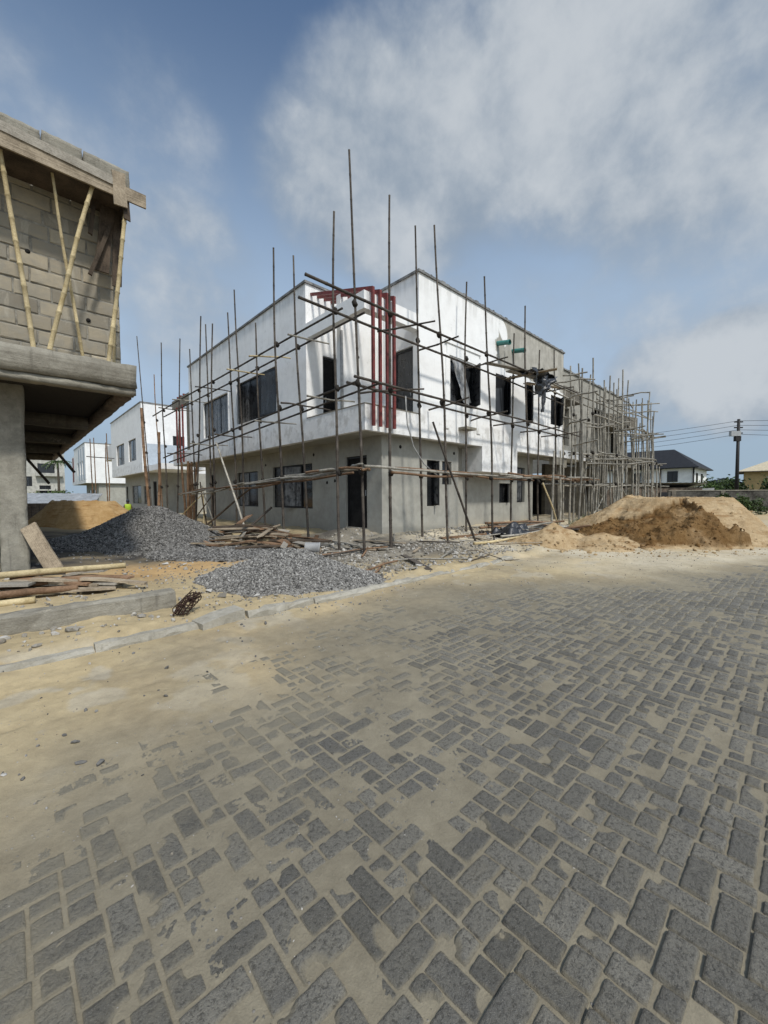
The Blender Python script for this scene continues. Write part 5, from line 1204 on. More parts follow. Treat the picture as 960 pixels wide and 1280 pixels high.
mb = MB(); mb.board((1.42, 4.42, .05), (1.93, 4.52, .10), .24, .13, tint=.6, n=9, warp=.012, seed=4); mb.single('broken_slab', 'pale_concrete', 'pale grey broken slab lying at the gap in the kerb', 'slab')
# ------------------------------------------------------------------ left foreground: low wall, planks, rebar
o = thing('low_wall', 'low rough concrete wall stub crossing the sand at the left, below the planks', 'low wall', (-.5, 5.4, 0))
def low_wall():
    mb = MB(); rr = random.Random(8); n = 34; vs = []
    pr = [(-.11, -.2), (-.115, .12), (-.10, .27), (-.07, .30), (.07, .30), (.10, .27), (.11, -.2)]; m = len(pr)
    for i in range(n+1):
        x = -3.2+4.66*i/n
        for (py, pz) in pr: vs.append((x+rr.uniform(-.01, .01), 5.42+py+rr.uniform(-.012, .012), pz+(rr.uniform(-.016, .012) if pz > 0 else 0)))
    fs = [tuple(range(m))[::-1], tuple(n*m+k for k in range(m))]
    for i in range(n):
        for k in range(m): fs.append((i*m+k, i*m+(k+1) % m, (i+1)*m+(k+1) % m, (i+1)*m+k))
    mb.add(vs, fs); mb.build('wall_body', 'concrete', o)
low_wall()
PL = [ # a, b, width, thick, material, label
 ((-1.2, 7.2, .55), (1.25, 6.95, .50), 'bamboo', 'pale_bamboo', 'thick pale bamboo lying on top of the plank stack by the column'),
 ((-1.4, 6.5, .38), (.62, 6.35, .36), 'bamboo', 'brown_pole', 'brown bamboo low in the plank stack'),
 ((-1.3, 6.85, .44), (.35, 6.75, .42), 'bamboo', 'brown_pole', 'red brown bamboo in the middle of the plank stack'),
 ((-1.0, 7.0, .47), (.18, 6.6, .44), .20, 'grey_plank', 'wide grey plank at the left of the plank stack'),
 ((-.9, 7.4, .48), (.55, 7.1, .46), .16, 'grey_plank', 'grey plank behind the pale bamboo'),
 ((.0, 7.05, .42), (.85, 6.45, .36), .17, 'plank', 'brown plank slanting toward the road in the plank stack'),
 ((.25, 7.1, .40), (1.05, 6.55, .33), .17, 'grey_plank', 'grey board end slanting beside the brown plank'),
 ((.5, 7.15, .38), (1.2, 6.7, .31), .15, 'grey_plank', 'thin grey board at the right end of the plank stack'),
 ((-.6, 6.6, .36), (1.0, 6.3, .31), .14, 'plank', 'plank lying flat at the foot of the plank stack'),
 ((.6, 7.6, .34), (1.05, 7.35, .40), .17, 'grey_plank', 'pale board end lying under the leaning plank'),
 ((-1.6, 6.3, .33), (.2, 6.15, .32), 'bamboo', 'pale_bamboo', 'bamboo at the front of the plank stack, nearest the low wall'),
 ((-.5, 7.3, .34), (1.1, 7.0, .34), .2, 'dark_timber', 'blackened board underneath the plank stack'),
 ((-1.2, 6.9, .33), (.9, 6.6, .30), .2, 'dark_timber', 'dark board at the bottom of the plank stack'),
]
PL += [((-.3+.16*k, 6.95-.07*k+.2*(k % 3), .36+.035*(k % 4)), (.45+.15*k, 6.55-.05*k+.15*(k % 2), .33+.03*(k % 3)), .12+.02*(k % 3), ('plank', 'grey_plank', 'brown_pole')[k % 3], 'short board end jumbled in the plank stack by the column') for k in range(7)]
for i, (a, b, w, m, lab) in enumerate(PL):
    mb = MB()
    a = (a[0], a[1], a[2]-.06); b = (b[0], b[1], b[2]-.06)
    if w == 'bamboo': mb.bamboo(a, b, .048, .04, 12, .015, i, .6, .45, 1.1); mb.single('bamboo_length', m, lab, 'bamboo', 'plank stack by the column')
    else: mb.board(a, b, w, .03, tint=.35+.06*i, warp=.015, seed=i); mb.single('plank', m, lab, 'plank', 'plank stack by the column')
mb = MB(); mb.board((.62, 8.3, .05), (.22, 8.85, .98), .24, .045, up=(-.5, -.6, .4), tint=.75, n=6, warp=.008, seed=44); mb.single('plank', 'plank', 'dusty plank leaning against the concrete column', 'plank')
mb = MB(); rr = random.Random(61)
for k in range(16):
    x0, y0 = 1.34+rr.uniform(-.08, .08), 4.78+rr.uniform(-.09, .09); x1, y1 = 1.62+rr.uniform(-.06, .06), 5.06+rr.uniform(-.07, .07)
    g0 = gz(x0, y0); pts = [(x0, y0, g0+.02), ((x0+x1)/2+rr.uniform(-.05, .05), (y0+y1)/2, g0+.10+rr.uniform(0, .06)), (x1, y1, g0+.16+rr.uniform(-.05, .06))]
    mb.tube(pts, .006, 6)
for k in range(5):
    q = .15+.17*k; cx, cy, cz = 1.34+.28*q, 4.78+.28*q, gz(1.4, 4.8)+.06+.10*q; mb.tube([(cx+.08*math.cos(a), cy-.07*math.cos(a)*.6, cz+.06*math.sin(a)) for a in np.linspace(0, 6.283, 12)], .006, 6, cap=False)
mb.single('rebar_bundle', 'rusty_steel', 'rusty tangle of bent reinforcing bars beside the kerb gap', 'rebar')

# ------------------------------------------------------------------ scrap timber by the shaded wall, bucket, tarps, bamboo heaps
rr = random.Random(77)
for i in range(56):
    cx, cy = 4.8+max(-1.3, min(1.4, rr.gauss(0, .65))), 10.4+max(-1.7, min(2.2, rr.gauss(0, 1.1))); ang = rr.gauss(1.9, .55); L = rr.uniform(.7, 2.2); zz = gz(cx, cy)+.06+.62*math.exp(-((cx-4.8)/.75)**2-((cy-10.4)/1.5)**2)*rr.uniform(.15, 1.0)
    dx, dy, dz = math.cos(ang)*L/2, math.sin(ang)*L/2, rr.uniform(-.12, .12)
    mb = MB(); mb.board((cx-dx, cy-dy, zz-dz), (cx+dx, cy+dy, zz+dz), rr.uniform(.07, .2), .03, (rr.uniform(-.4, .4), rr.uniform(-.4, .4), 1), rr.uniform(.25, .8), 4, .02, i)
    mb.single('scrap_board', ('plank', 'brown_pole', 'dark_timber', 'brown_pole', 'grey_plank')[i % 5], 'weathered board lying in the scrap timber heap below the shaded wall', 'board', 'boards of the scrap timber heap')
def bucket(label, c, axis, r, L, m):
    mb = MB(); c = Vector(c); a = Vector(axis).normalized(); n = 20
    prof = [(0, .82), (.03, .84), (.95, 1.0), (.96, 1.05), (1.0, 1.05), (1.0, .97), (.06, .8)]
    mb.tube([c+a*L*p for p, q in prof], [r*q for p, q in prof], n, .5, True); return mb.single('bucket', m, label, 'bucket')
bucket('grey bucket lying on its side on the rubble by the doorway', (4.95, 7.95, .27), (.75, -.6, -.1), .14, .34, 'grey_pipe')
bucket('small upturned pot at the foot of the long pale brace', (4.75, 10.3, .12), (0, .1, 1), .17, .3, 'pale_concrete')
V1, F1 = crumple([(10.7, 5.9, .15), (12.4, 5.7, .15), (12.5, 6.7, .25), (10.8, 6.9, .2)], 40, 26, .5, 17)
V1[:, 2] += .38*np.exp(-((V1[:, 0]-11.6)/.7)**2-((V1[:, 1]-6.3)/.4)**2)
tag(mesh_np('plastic_sheet', V1, F1, 'black_plastic', None, True, origin=(11.6, 6.3, 0)), 'heap of dark blue black plastic sheeting on the ground by the bamboo heap', 'plastic sheet')
for i in range(20):
    x = 12.7+rr.uniform(-.5, 1.2); y = 6.2+rr.uniform(-.7, .8); L = rr.uniform(1.6, 3.6); ang = rr.gauss(-.35, .22); z = .2+rr.uniform(0, .5)*math.exp(-((y-6.3)/.6)**2)
    rail('bamboo length in the heap beside the black sheeting', (x-math.cos(ang)*L/2, y-math.sin(ang)*L/2, z+rr.uniform(-.1, .1)), (x+math.cos(ang)*L/2, y+math.sin(ang)*L/2, z+rr.uniform(-.1, .15)), ('grey_bamboo', 'brown_pole', 'weathered_pole')[i % 3], .04, .032, 'bamboo heap right of the house', 300+i, .04, 'bamboo_length', 'bamboo')
rail('long pale bamboo lying on the rubble pointing at the sand mound', (8.72, 5.91, .2), (12.4, 5.75, .25), 'pale_bamboo', .036, .03, None, 330, .03, 'bamboo_length', 'bamboo', .7)
rail('second pale bamboo lying across the front of the black sheeting', (10.2, 6.0, .26), (13.6, 5.5, .42), 'grey_bamboo', .036, .03, None, 331, .03, 'bamboo_length', 'bamboo', .9)
mb = MB(); mb.board((9.1, 7.3, .2), (11.6, 7.05, .2), .16, .06, tint=.5, seed=9); mb.single('plank', 'brown_pole', 'red brown beam lying along the foot of the sunlit wall', 'beam')
for i in range(16):
    x = 26+rr.uniform(-1.5, 1.8); y = 6.6+rr.uniform(-.6, .8); L = rr.uniform(2.2, 3.4); z = .15+rr.random()*.75*math.exp(-((y-6.7)/.5)**2)
    rail('timber length in the stack behind the sand mound', (x-L/2*.75, y+L/2*.6, z), (x+L/2*.75, y-L/2*.6, z+rr.uniform(-.05, .05)), ('brown_pole', 'plank', 'grey_bamboo')[i % 3], .06, .055, 'timber stack behind the sand mound', 340+i, .03, 'timber_length', 'timber')
for i in range(5):
    mb = MB(); x, y = 5.6+i*.5+rr.uniform(-.2, .2), 7.1+rr.uniform(-.3, .4); ang = rr.uniform(0, 3)
    mb.board((x, y, gz(x, y)+.03), (x+.42*math.cos(ang), y+.3*math.sin(ang), gz(x, y)+.05), .13, .02, tint=.6, seed=i+70); mb.single('board_scrap', 'grey_plank', 'grey board scrap lying on the rubble in front of the house corner', 'board', 'board scraps before the corner')
mb = MB(); mb.board((6.2, 7.3, .18), (6.75, 6.95, .14), .3, .03, tint=.5, seed=91); mb.single('board_scrap', 'plank', 'brown board scrap lying by the pole in front of the house corner', 'board')
mb = MB(); mb.tube([(17.0, 5.5, .12), (17.05, 5.5, .38)], [.1, .13], 12); mb.tube([(17.05, 5.5, .38), (17.05, 5.5, .40)], [.14, .14], 12); mb.single('pail', 'teal_plastic', 'tiny teal pail at the grass edge beside the sand mound', 'pail')
mb = MB(); pts = [(6.9, 4.75, .1), (7.3, 4.55, .2), (7.7, 4.4, .06), (8.1, 4.3, .04)]; mb.tube(pts, [.015, .012, .01, .006], 6); mb.tube([pts[1], (7.1, 4.75, .3), (6.95, 4.9, .28)], [.01, .008, .005], 6); mb.tube([pts[1], (7.5, 4.7, .22)], [.009, .005], 6); mb.single('dead_branch', 'bark', 'bare dead branch lying across the kerb', 'branch')

rr = random.Random(515)
for i in range(30):
    x = rr.uniform(4.6, 15); y = rr.uniform(5.2, 8.2); L = rr.uniform(.5, 1.7); an = rr.gauss(.1, .7); z = gz(x, y)+.03
    mb = MB()
    if i % 3: mb.bamboo((x-math.cos(an)*L/2, y-math.sin(an)*L/2, z), (x+math.cos(an)*L/2, y+math.sin(an)*L/2, z+rr.uniform(0, .12)), .022, .018, 6, .02, i, None, .4, 1.1)
    else: mb.board((x-math.cos(an)*L/2, y-math.sin(an)*L/2, z), (x+math.cos(an)*L/2, y+math.sin(an)*L/2, z+rr.uniform(0, .08)), rr.uniform(.06, .14), .022, tint=rr.uniform(.3, .8), warp=.01, seed=i)
    mb.single('stick', ('grey_bamboo', 'brown_pole', 'weathered_pole', 'plank')[i % 4], 'stick or batten strewn on the rubble along the foot of the house', 'stick', 'sticks strewn along the house')
def litter():
    g = np.random.default_rng(77); n = 260; x = g.uniform(2, 15, n); y = g.uniform(4.7, 8.4, n); k = g.uniform(0, 6.28, n); sz = g.uniform(.03, .12, n); z = ground_z(x, y)+.012
    P = []
    for q in range(4):
        a_ = k+q*1.57+g.uniform(-.4, .4, n); P.append(np.stack([x+np.cos(a_)*sz*g.uniform(.5, 1, n), y+np.sin(a_)*sz*g.uniform(.5, 1, n), z+g.uniform(0, .035, n)], -1))
    V = np.stack(P, 1).reshape(-1, 3); F = np.arange(n*4).reshape(-1, 4)
    tag(mesh_np('litter', V, F, 'rubble', {'tint': np.repeat(g.beta(.6, .5, n), 4)}), 'scraps of paper and cement bag strewn along the foot of the house', None, None, 'stuff')
litter()
# grass patch
def grass():
    g = np.random.default_rng(5); n = 5200
    x = g.uniform(16.5, 27, n); y = 5.1+g.uniform(-.9, 1.6, n)+(x-17)*.12; h = g.uniform(.12, .38, n)*(1+fbm(x, y, .8, 3, 9)*1.4); a = g.uniform(0, 6.28, n); l = g.normal(0, .12, (n, 2)); w = .02
    z = ground_z(x, y)
    b1 = np.stack([x-np.cos(a)*w, y-np.sin(a)*w, z], -1); b2 = np.stack([x+np.cos(a)*w, y+np.sin(a)*w, z], -1); tp = np.stack([x+l[:, 0], y+l[:, 1], z+h], -1)
    V = np.stack([b1, b2, tp], 1).reshape(-1, 3); F = np.arange(n*3).reshape(-1, 3)
    tag(mesh_np('grass', V, F, 'grass_blade', {'tint': np.repeat(g.uniform(.2, .9, n), 3)}), 'patch of green grass between the bamboo heap and the sand mound', None, None, 'stuff')
grass()

def leafy(name, label, cat, c, size, n, leaf=.09, seed=0, stems=5, group=None, clumps=14):
    g = np.random.default_rng(seed); t_ = thing(name, label, cat, c, group)
    cc = g.normal(0, .38, (clumps, 3)); cc[:, 2] = g.uniform(.15, .95, clumps); cc[:, :2] *= (1.05-cc[:, 2:3]*.4)
    k = g.integers(0, clumps, n); p = cc[k]+g.normal(0, .14, (n, 3))
    P = np.array(c)+p*np.array(size); P[:, 2] = np.maximum(P[:, 2], c[2]+.02)
    d1 = g.normal(size=(n, 3)); d1 /= np.linalg.norm(d1, axis=1)[:, None]; d2 = np.cross(d1, g.normal(size=(n, 3))); d2 /= np.linalg.norm(d2, axis=1)[:, None]
    L = (leaf*g.uniform(.6, 1.4, n))[:, None]
    V = np.stack([P-d1*L, P+d2*L*.45, P+d1*L, P-d2*L*.45], 1).reshape(-1, 3); F = np.arange(n*4).reshape(-1, 4)
    tint = np.repeat(np.clip(g.normal(.5, .2, n)+(g.normal(0, .18, clumps))[k], 0, 1), 4)
    mesh_np('foliage', V, F, 'leaf', {'tint': tint}, False, t_)
    mb = MB()
    for i in range(stems):
        e = np.array(c)+cc[i % clumps]*np.array(size); mb.tube([c, ((c[0]+e[0])/2+.03, (c[1]+e[1])/2, (c[2]+e[2])/2), tuple(e)], [.03, .02, .008], 6)
    mb.build('stem', 'bark', t_); return t_

# ------------------------------------------------------------------ behind, right
bd = thing('boundary_wall', 'long dark block boundary wall behind the sand mound, under the power pole', 'wall', (46, 0, 0))
def along(p, q, s): return (p[0]+(q[0]-p[0])*s, p[1]+(q[1]-p[1])*s)
P0, P1 = (40.5, 8.2), (52, -8)
mb = MB(); dv = Vector((P1[0]-P0[0], P1[1]-P0[1], 0)); nv = Vector((-dv.y, dv.x, 0)).normalized()
mb.obox(((P0[0]+P1[0])/2, (P0[1]+P1[1])/2, .75), dv/2, nv*.1, (0, 0, .95)); mb.build('wall_body', 'dark_block_wall', bd)
mb = MB(); mb.obox(((P0[0]+P1[0])/2, (P0[1]+P1[1])/2, 1.74), dv/2, nv*.14, (0, 0, .038)); mb.build('coping', 'concrete', bd)
for s in (.02, .2, .38, .56, .74, .92):
    x, y = along(P0, P1, s); mb = MB(); mb.obox((x, y, .74), dv.normalized()*.16, nv*.16, (0, 0, .955)); mb.build('pier', 'dark_concrete', bd)
leafy('creeper_bush', 'green creeping bush growing over the dark boundary wall beside the power pole', 'bush', (40.6, 4.5, -.1), (.9, 1.3, 1.35), 2200, .11, 3)
leafy('small_bush', 'green weed bush at the foot of the boundary wall, behind the sand mound', 'bush', (36.5, 3.0, 0), (1.3, 1.3, 1.0), 1100, .1, 4)
for i, (lab, x, y, s) in enumerate((('green bush behind the boundary wall, right below the yellow house', 62, 2.5, 2.3), ('dark green bush behind the boundary wall, left of the yellow house', 62, 6.2, 1.9), ('low bush behind the boundary wall by the small black roof', 70, 9.6, 2.0), ('green bush over the boundary wall at the right edge', 58, .2, 2.4))):
    leafy('hedge_bush', lab, 'bush', (x, y, 0), (2.6, 2.6, s+.9), 1500, .2, 10+i, group='bushes behind the boundary wall')
pp = thing('power_pole', 'tall black power pole with a floodlight rising behind the boundary wall', 'power pole', (48.0, 4.55, 0))
mb = MB(); mb.tube([(48, 4.55, -.2), (48, 4.55, 8.15)], [.16, .11], 10); mb.build('shaft', 'pole_black', pp)
for z in (7.9, 7.4, 6.9): mb = MB(); mb.obox((48, 4.55, z), (.25, -.25, 0), (.04, .04, 0), (0, 0, .05)); mb.build('bracket', 'pole_black', pp)
mb = MB(); mb.obox((47.75, 4.75, 6.85), (.28, -.3, .0), (.1, .1, 0), (0, 0, .22)); mb.build('floodlight', 'lamp_metal', pp)
mb = MB(); mb.obox((47.95, 4.6, 6.4), (.16, -.16, .0), (.1, .1, 0), (0, 0, .22)); mb.build('junction_box', 'pole_black', pp)
for i, z in enumerate((8.0, 7.6, 7.2, 6.8)):
    for side, far in (('left', (40, 30, z-1.0+.1*i)), ('right', (62, -20, z+.5))):
        a, b = Vector((48, 4.55, z)), Vector(far); mb = MB(); pts = []
        for k in range(13): q = k/12; p = a.lerp(b, q); p.z -= (.5+.1*i)*4*q*(1-q); pts.append(p)
        mb.tube(pts, .017, 5, cap=True)
        nm = ('top', 'second', 'third', 'lowest')[i]
        mb.single('power_line', 'cable', f'{nm} black power line sagging to the {side} of the power pole', 'power line', 'power lines')
# house with the black hipped roof
RH = thing('hip_roof_house', 'white two storey house under a black hipped roof, behind the sand mound', 'house', (74, 16, 0))
o_ = Vector((77.4, 12.5, 0)); ex = Vector((0, 1, 0)); ey = Vector((1, 0, 0))
def HP(a, b, z): p = o_+ex*a+ey*b; return (p.x, p.y, z)
def hbox(mb, a0, a1, b0, b1, z0, z1):
    vs = [HP(a0,b0,z0), HP(a1,b0,z0), HP(a1,b1,z0), HP(a0,b1,z0), HP(a0,b0,z1), HP(a1,b0,z1), HP(a1,b1,z1), HP(a0,b1,z1)]
    mb.add(vs, [(0,3,2,1),(4,5,6,7),(0,1,5,4),(1,2,6,5),(2,3,7,6),(3,0,4,7)])
mb = MB(); hbox(mb, 0, 20, 0, 12, 0, 5.7); mb.build('wall', 'clean_white', RH)
mb = MB(); vs = [HP(-.8,-.8,5.65), HP(20.8,-.8,5.65), HP(20.8,12.8,5.65), HP(-.8,12.8,5.65), HP(3.6,6,9.1), HP(15.5,6,9.2)]
mb.add(vs, [(0,1,5,4),(1,2,5),(2,3,4,5),(3,0,4),(0,3,2,1)]); mb.build('roof', 'black_roof', RH)
mb = MB(); hbox(mb, -.82, 20.82, -.82, 12.82, 5.5, 5.649); mb.build('eaves_board', 'black_frame', RH)
mb = MB(); vs = [HP(5.5,-1.6,5.655), HP(9.5,-1.6,5.655), HP(7.5,-1.6,8.2), HP(7.5,4.4,8.9)]; mb.add(vs, [(0,1,2),(0,2,3),(1,3,2)]); mb.build('roof_gable', 'black_roof', RH)
for a0, a1, z0, z1 in ((1.9, 3.3, 3.4, 5.1), (5.6, 6.6, 3.9, 4.9), (7.0, 8.2, 2.6, 5.0), (9.8, 11.2, 2.6, 4.8), (13.2, 14.4, 3.2, 4.8), (16.6, 17.4, 3.6, 4.8)):
    mb = MB(); hbox(mb, a0, a1, -.06, .05, z0, z1); w = mb.build('window', 'black_frame', RH)
    mb = MB(); hbox(mb, a0+.12, (a0+a1)/2-.05, -.075, -.061, z0+.12, z1-.12); hbox(mb, (a0+a1)/2+.05, a1-.12, -.075, -.061, z0+.12, z1-.12); mb.build('pane', 'dark_glass', w)
for b0, b1 in ((2.4, 3.8), (6.6, 8.0)):
    mb = MB(); hbox(mb, -.07, .02, b0, b1, 2.9, 4.8); mb.build('window', 'dark_glass', RH)
for a_ in (-.12, 4.2): mb = MB(); mb.tube([HP(a_, -.12, 0), HP(a_, -.12, 5.5)], .11, 8); mb.build('downpipe', 'pole_black', RH)
mb = MB(); hbox(mb, 1.0, 9, 12.002, 18, 0, 5.0); mb.build('annex', 'raw_render', RH)
mb = MB(); vs = [HP(.4, 12.9, 5.0), HP(9.6, 12.9, 5.0), HP(9.6, 18.8, 5.0), HP(.4, 18.8, 5.0), HP(4.5, 13.0, 7.2), HP(4.8, 16, 7.0)]; mb.add(vs, [(0,1,4),(1,2,5,4),(2,3,5),(3,0,4,5),(0,3,2,1)]); mb.build('annex_roof', 'black_roof', RH)
SH = thing('long_shed', 'long low shed with pale tin roof in front of the black roofed house', 'shed', (46, 13, 0))
def seg_box(mb, p, q, w, z0, z1):
    d = Vector((q[0]-p[0], q[1]-p[1], 0)); n = Vector((-d.y, d.x, 0)).normalized(); mb.obox(((p[0]+q[0])/2, (p[1]+q[1])/2, (z0+z1)/2), d/2, n*w, (0, 0, (z1-z0)/2))
mb = MB(); seg_box(mb, (39, 20.5), (50.2, 8.0), 1.2, 0, 2.1); mb.build('wall', 'brown_sheet', SH)
mb = MB(); dS = Vector((11.6, -13.1, 0)); nS = Vector((dS.y, -dS.x, 0)).normalized()*-1
vs = []; nseg = 60
for i in range(nseg+1):
    p = Vector((38.8, 20.8, 0))+dS*(i/nseg); rp = .03*(i % 2)
    for off, z in ((-1.7, 2.02), (1.5, 2.55)): vs.append(tuple(p+nS*off*-1+Vector((0, 0, z+rp))))
for i in range(nseg+1):
    x = vs[2*i]; y = vs[2*i+1]; vs_ = None
fs = [(2*i, 2*i+2, 2*i+3, 2*i+1) for i in range(nseg)]
mb.add(vs, fs); k0 = len(vs); mb.add([(x, y, z-.03) for x, y, z in vs], [f[::-1] for f in fs]); mb.build('roof', 'tin_roof', SH)
mb = MB(); mb.obox((47.6, 9.0, 1.3), (1.0, -1.1, 0), (.02, .02, 0), (0, 0, .35)); mb.build('window', 'black_frame', SH)
mb = MB(); mb.obox((50.1, 7.2, 1.1), (.6, -.7, .05), (.05, .05, 0), (0, 0, .9)); mb.build('sheet_panel', 'tin_roof', SH)
YH = thing('yellow_house', 'yellow house with pale cream hipped roof at the right edge', 'house', (106, 5, 0))
mb = MB(); p = Vector((101, 8.6, 0)); ex2 = Vector((.09, -.995, 0)); ey2 = Vector((.995, .09, 0))
def YP(a, b, z): q = p+ex2*a+ey2*b; return (q.x, q.y, z)
def ybox(mb, a0, a1, b0, b1, z0, z1):
    vs = [YP(a0,b0,z0),YP(a1,b0,z0),YP(a1,b1,z0),YP(a0,b1,z0),YP(a0,b0,z1),YP(a1,b0,z1),YP(a1,b1,z1),YP(a0,b1,z1)]; mb.add(vs, [(0,3,2,1),(4,5,6,7),(0,1,5,4),(1,2,6,5),(2,3,7,6),(3,0,4,7)])
ybox(mb, 0, 16, 0, 10, 0, 5.6); mb.build('wall', 'yellow_wall', YH)
mb = MB(); mb.add([YP(-1,-1,5.65),YP(17,-1,5.65),YP(17,11,5.65),YP(-1,11,5.65),YP(5,5,8.4),YP(11,5,8.4)], [(0,1,5,4),(1,2,5),(2,3,4,5),(3,0,4),(0,3,2,1)]); mb.build('roof', 'cream_roof', YH)
mb = MB(); ybox(mb, -1.02, 17.02, -1.02, 11.02, 5.5, 5.649); mb.build('eaves_board', 'brown_sheet', YH)
for a in (4.0, 9.5): mb = MB(); ybox(mb, a-.3, a+2.3, -.08, .02, 2.5, 4.6); w = mb.build('window', 'clean_white', YH); mb = MB(); ybox(mb, a, a+2, -.1, -.081, 2.8, 4.3); mb.build('pane', 'dark_glass', w)
BR = thing('black_roof_hut', 'small house under a black pyramid roof, seen over the wall left of the power pole', 'house', (104, 12, 0))
mb = MB(); mb.obox((104.5, 11.9, 1.1), (3.2, -3.1, 0), (3, 3, 0), (0, 0, 1.2)); mb.build('wall', 'brown_sheet', BR)
mb = MB(); c = Vector((104.5, 11.9, 0)); a1, b1 = Vector((3.7, -3.6, 0)), Vector((3.4, 3.4, 0)); mb.add([tuple(c-a1-b1+Vector((0,0,2.3))), tuple(c+a1-b1+Vector((0,0,2.3))), tuple(c+a1+b1+Vector((0,0,2.3))), tuple(c-a1+b1+Vector((0,0,2.3))), tuple(c+Vector((0,0,4.7)))], [(0,1,4),(1,2,4),(2,3,4),(3,0,4),(0,3,2,1)]); mb.build('roof', 'black_roof', BR)

# ------------------------------------------------------------------ behind, left
LS = thing('tin_shed', 'low open shed with a grey tin roof behind the orange sand mound', 'shed', (2.2, 33, 0))
mb = MB(); vs = []; n = 40
for i in range(n+1):
    q = i/n; x = -1.5+q*5.8; y = 34.0-q*1.9
    for off, z in ((-1.6, 1.12), (1.6, 1.75)): vs.append((x+off*.3, y+off, z-.06*q+.025*(i % 2)))
fs = [(2*i, 2*i+2, 2*i+3, 2*i+1) for i in range(n)]; mb.add(vs, fs); mb.add([(x, y, z-.025) for x, y, z in vs], [f[::-1] for f in fs]); mb.build('roof', 'tin_roof', LS)
for x, y in ((-1.3, 33), (1.4, 32.1), (4.0, 31.2), (-.5, 35), (2.2, 34.2), (4.4, 33.4)):
    mb = MB(); mb.tube([(x, y, -.1), (x, y, 1.2)], .05, 8); mb.build('post', 'dark_timber', LS)
mb = MB(); mb.box((-1.4, 35.2, 0), (4.6, 35.3, 1.5)); mb.build('back_wall', 'dark_timber', LS)
BS = MB(); rr = random.Random(5)
for k in range(9):
    for j in range(4):
        BS.box((.5+j*.3+rr.uniform(-.02, .02), 26.0, k*.13), (.5+j*.3+.28, 26.5, k*.13+.12), rr.random())
BS.single('block_stack', 'brown_sheet', 'stack of brown blocks beside the tin shed, next to the concrete column', 'block stack')
for i in range(5): rail('pale timber lying in the shade between the block stack and orange sand', (1.6+i*.1, 26.5+i*.3, .3+.12*i), (3.3, 25.0+.2*i, .15+.1*i), 'grey_bamboo', .05, .04, 'timbers by the block stack', 400+i, .02, 'timber_length', 'timber')
leafy('garden_bush', 'green bush in front of the far cream apartment block', 'bush', (4.2, 70, 0), (3, 2.5, 2.0), 1500, .2, 21)
def palm():
    t_ = thing('palm_tree', 'small palm tree between the far cream block and the bright row house', 'palm tree', (6.3, 88, 0))
    mb = MB(); mb.tube([(6.3, 88, 0), (6.35, 88, 4), (6.3, 88, 7.6)], [.25, .18, .13], 8); mb.build('trunk', 'bark', t_)
    mb = MB(); g = random.Random(2)
    for k in range(16):
        a = k*2.4; L = g.uniform(1.8, 2.6); up_ = g.uniform(.1, 1.0)
        spine = [Vector((6.3+math.cos(a)*L*q, 88+math.sin(a)*L*q, 7.6+up_*q*1.2-1.6*q*q)) for q in np.linspace(0, 1, 9)]
        sd = Vector((-math.sin(a), math.cos(a), 0))
        for i in range(8):
            for s in (-1, 1):
                p = spine[i]; e = p+sd*s*.45*(1-i/10)+(spine[i+1]-p)*1.2-Vector((0, 0, .25)); mb.add([p, spine[i+1], e], [(0, 1, 2)], g.uniform(.1, .6))
    mb.build('crown', 'leaf', t_)
palm()
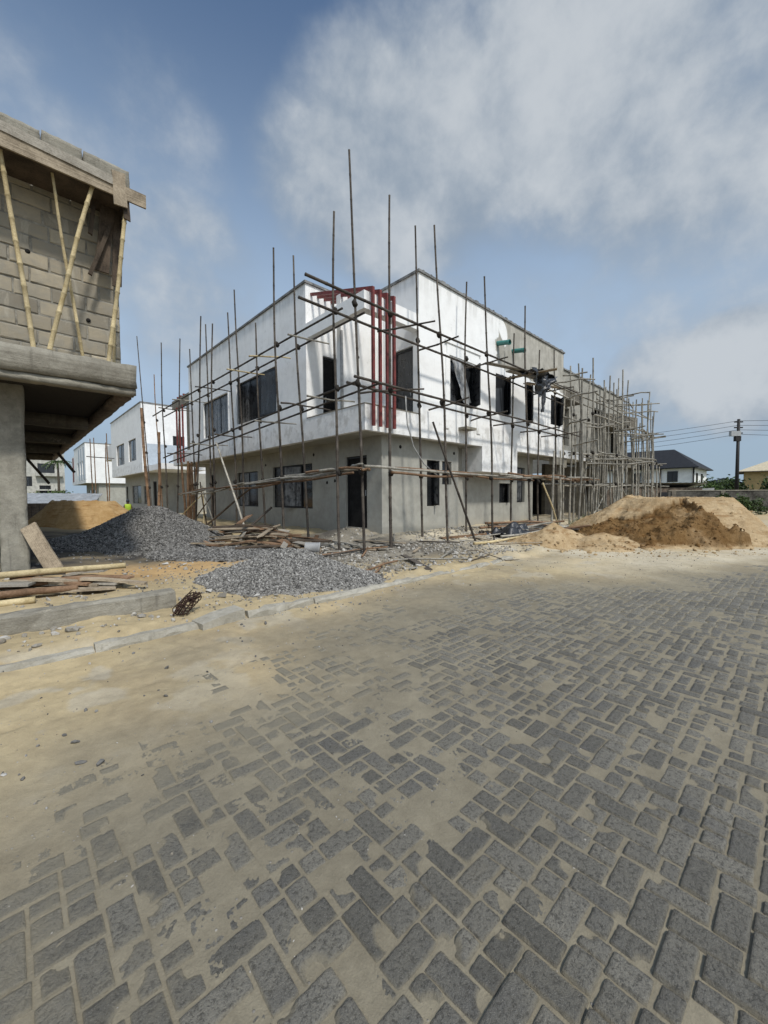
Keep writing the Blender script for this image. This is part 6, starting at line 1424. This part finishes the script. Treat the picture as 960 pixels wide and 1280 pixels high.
# worker in a hi-vis vest, mostly hidden behind the gravel
def worker():
    t_ = thing('person', 'person in yellow green safety vest sitting low behind the dark gravel heap', 'person', (6.05, 32.6, 0))
    dz = -.52
    J = {'pelvis': (0, 0, .93, .15, .11), 'waist': (0, -.02, 1.08, .14, .10), 'chest': (0, -.04, 1.32, .17, .115), 'neck': (0, -.05, 1.50, .06, .06), 'head': (0, -.07, 1.60, .085, .095), 'crown': (0, -.07, 1.73, .07, .08)}
    J = {k: (v[0], v[1], v[2]+dz, v[3], v[4]) for k, v in J.items()}
    for s, n in ((-1, 'l'), (1, 'r')):
        J['sh'+n] = (.19*s, -.03, 1.42+dz, .06, .06); J['el'+n] = (.25*s, -.10, 1.15+dz, .042, .042); J['wr'+n] = (.20*s, -.32, 1.08+dz, .03, .03); J['ha'+n] = (.17*s, -.40, 1.06+dz, .035, .02)
        J['hp'+n] = (.10*s, -.04, .90+dz, .09, .09); J['kn'+n] = (.14*s, -.44, .50, .06, .06); J['an'+n] = (.14*s, -.36, .09, .045, .045); J['to'+n] = (.15*s, -.50, .04, .04, .03)
    E = [('pelvis', 'waist'), ('waist', 'chest'), ('chest', 'neck'), ('neck', 'head'), ('head', 'crown')]
    for n in 'lr': E += [('chest', 'sh'+n), ('sh'+n, 'el'+n), ('el'+n, 'wr'+n), ('wr'+n, 'ha'+n), ('pelvis', 'hp'+n), ('hp'+n, 'kn'+n), ('kn'+n, 'an'+n), ('an'+n, 'to'+n)]
    ks = list(J); me = bpy.data.meshes.new('body'); me.from_pydata([J[k][:3] for k in ks], [(ks.index(a), ks.index(b)) for a, b in E], [])
    ob = bpy.data.objects.new('body', me); COL.objects.link(ob); ob.parent = t_
    sk = ob.modifiers.new('skin', 'SKIN'); sl = me.skin_vertices[0].data
    for i, k in enumerate(ks): sl[i].radius = J[k][3:]; sl[i].use_root = (k == 'pelvis')
    ob.modifiers.new('sub', 'SUBSURF').levels = 2; ob.modifiers['sub'].render_levels = 2; me.materials.append(M['skin'])
    mb = MB()
    rings = [(z_+dz, a_, b_) for z_, a_, b_ in [(.90, .20, .15), (1.0, .20, .15), (1.2, .21, .155), (1.36, .225, .155), (1.45, .20, .12), (1.49, .12, .09)]]
    n = 18; vs = [(6.05+a*math.cos(k*2*math.pi/n), 32.57+b*math.sin(k*2*math.pi/n), z) for z, a, b in rings for k in range(n)]
    fs = [(i*n+k, i*n+(k+1) % n, (i+1)*n+(k+1) % n, (i+1)*n+k) for i in range(len(rings)-1) for k in range(n)]
    mb.add(vs, fs, .5, None, True); mb.build('vest', 'hi_vis', t_)
    for s in (-1, 1):
        mb = MB(); mb.tube([(6.05+.10*s, 32.58, .40), (6.05+.13*s, 32.3, .49), (6.05+.14*s, 32.15, .50), (6.05+.14*s, 32.17, .42), (6.05+.14*s, 32.24, .1)], [.115, .1, .085, .08, .07], 12); mb.build('trouser_leg', 'dark_cloth', t_)
    mb = MB(); mb.tube([(6.05, 32.53, z_+dz) for z_ in (1.64, 1.70, 1.77, 1.80)], [.105, .108, .09, .03], 14); mb.build('hair', 'dark_cloth', t_)
worker()
mb = MB(); mb.box((5.8, 32.45, -.1), (6.3, 32.85, .32)); mb.single('concrete_block', 'concrete', 'grey block the person in the safety vest sits on', 'block')
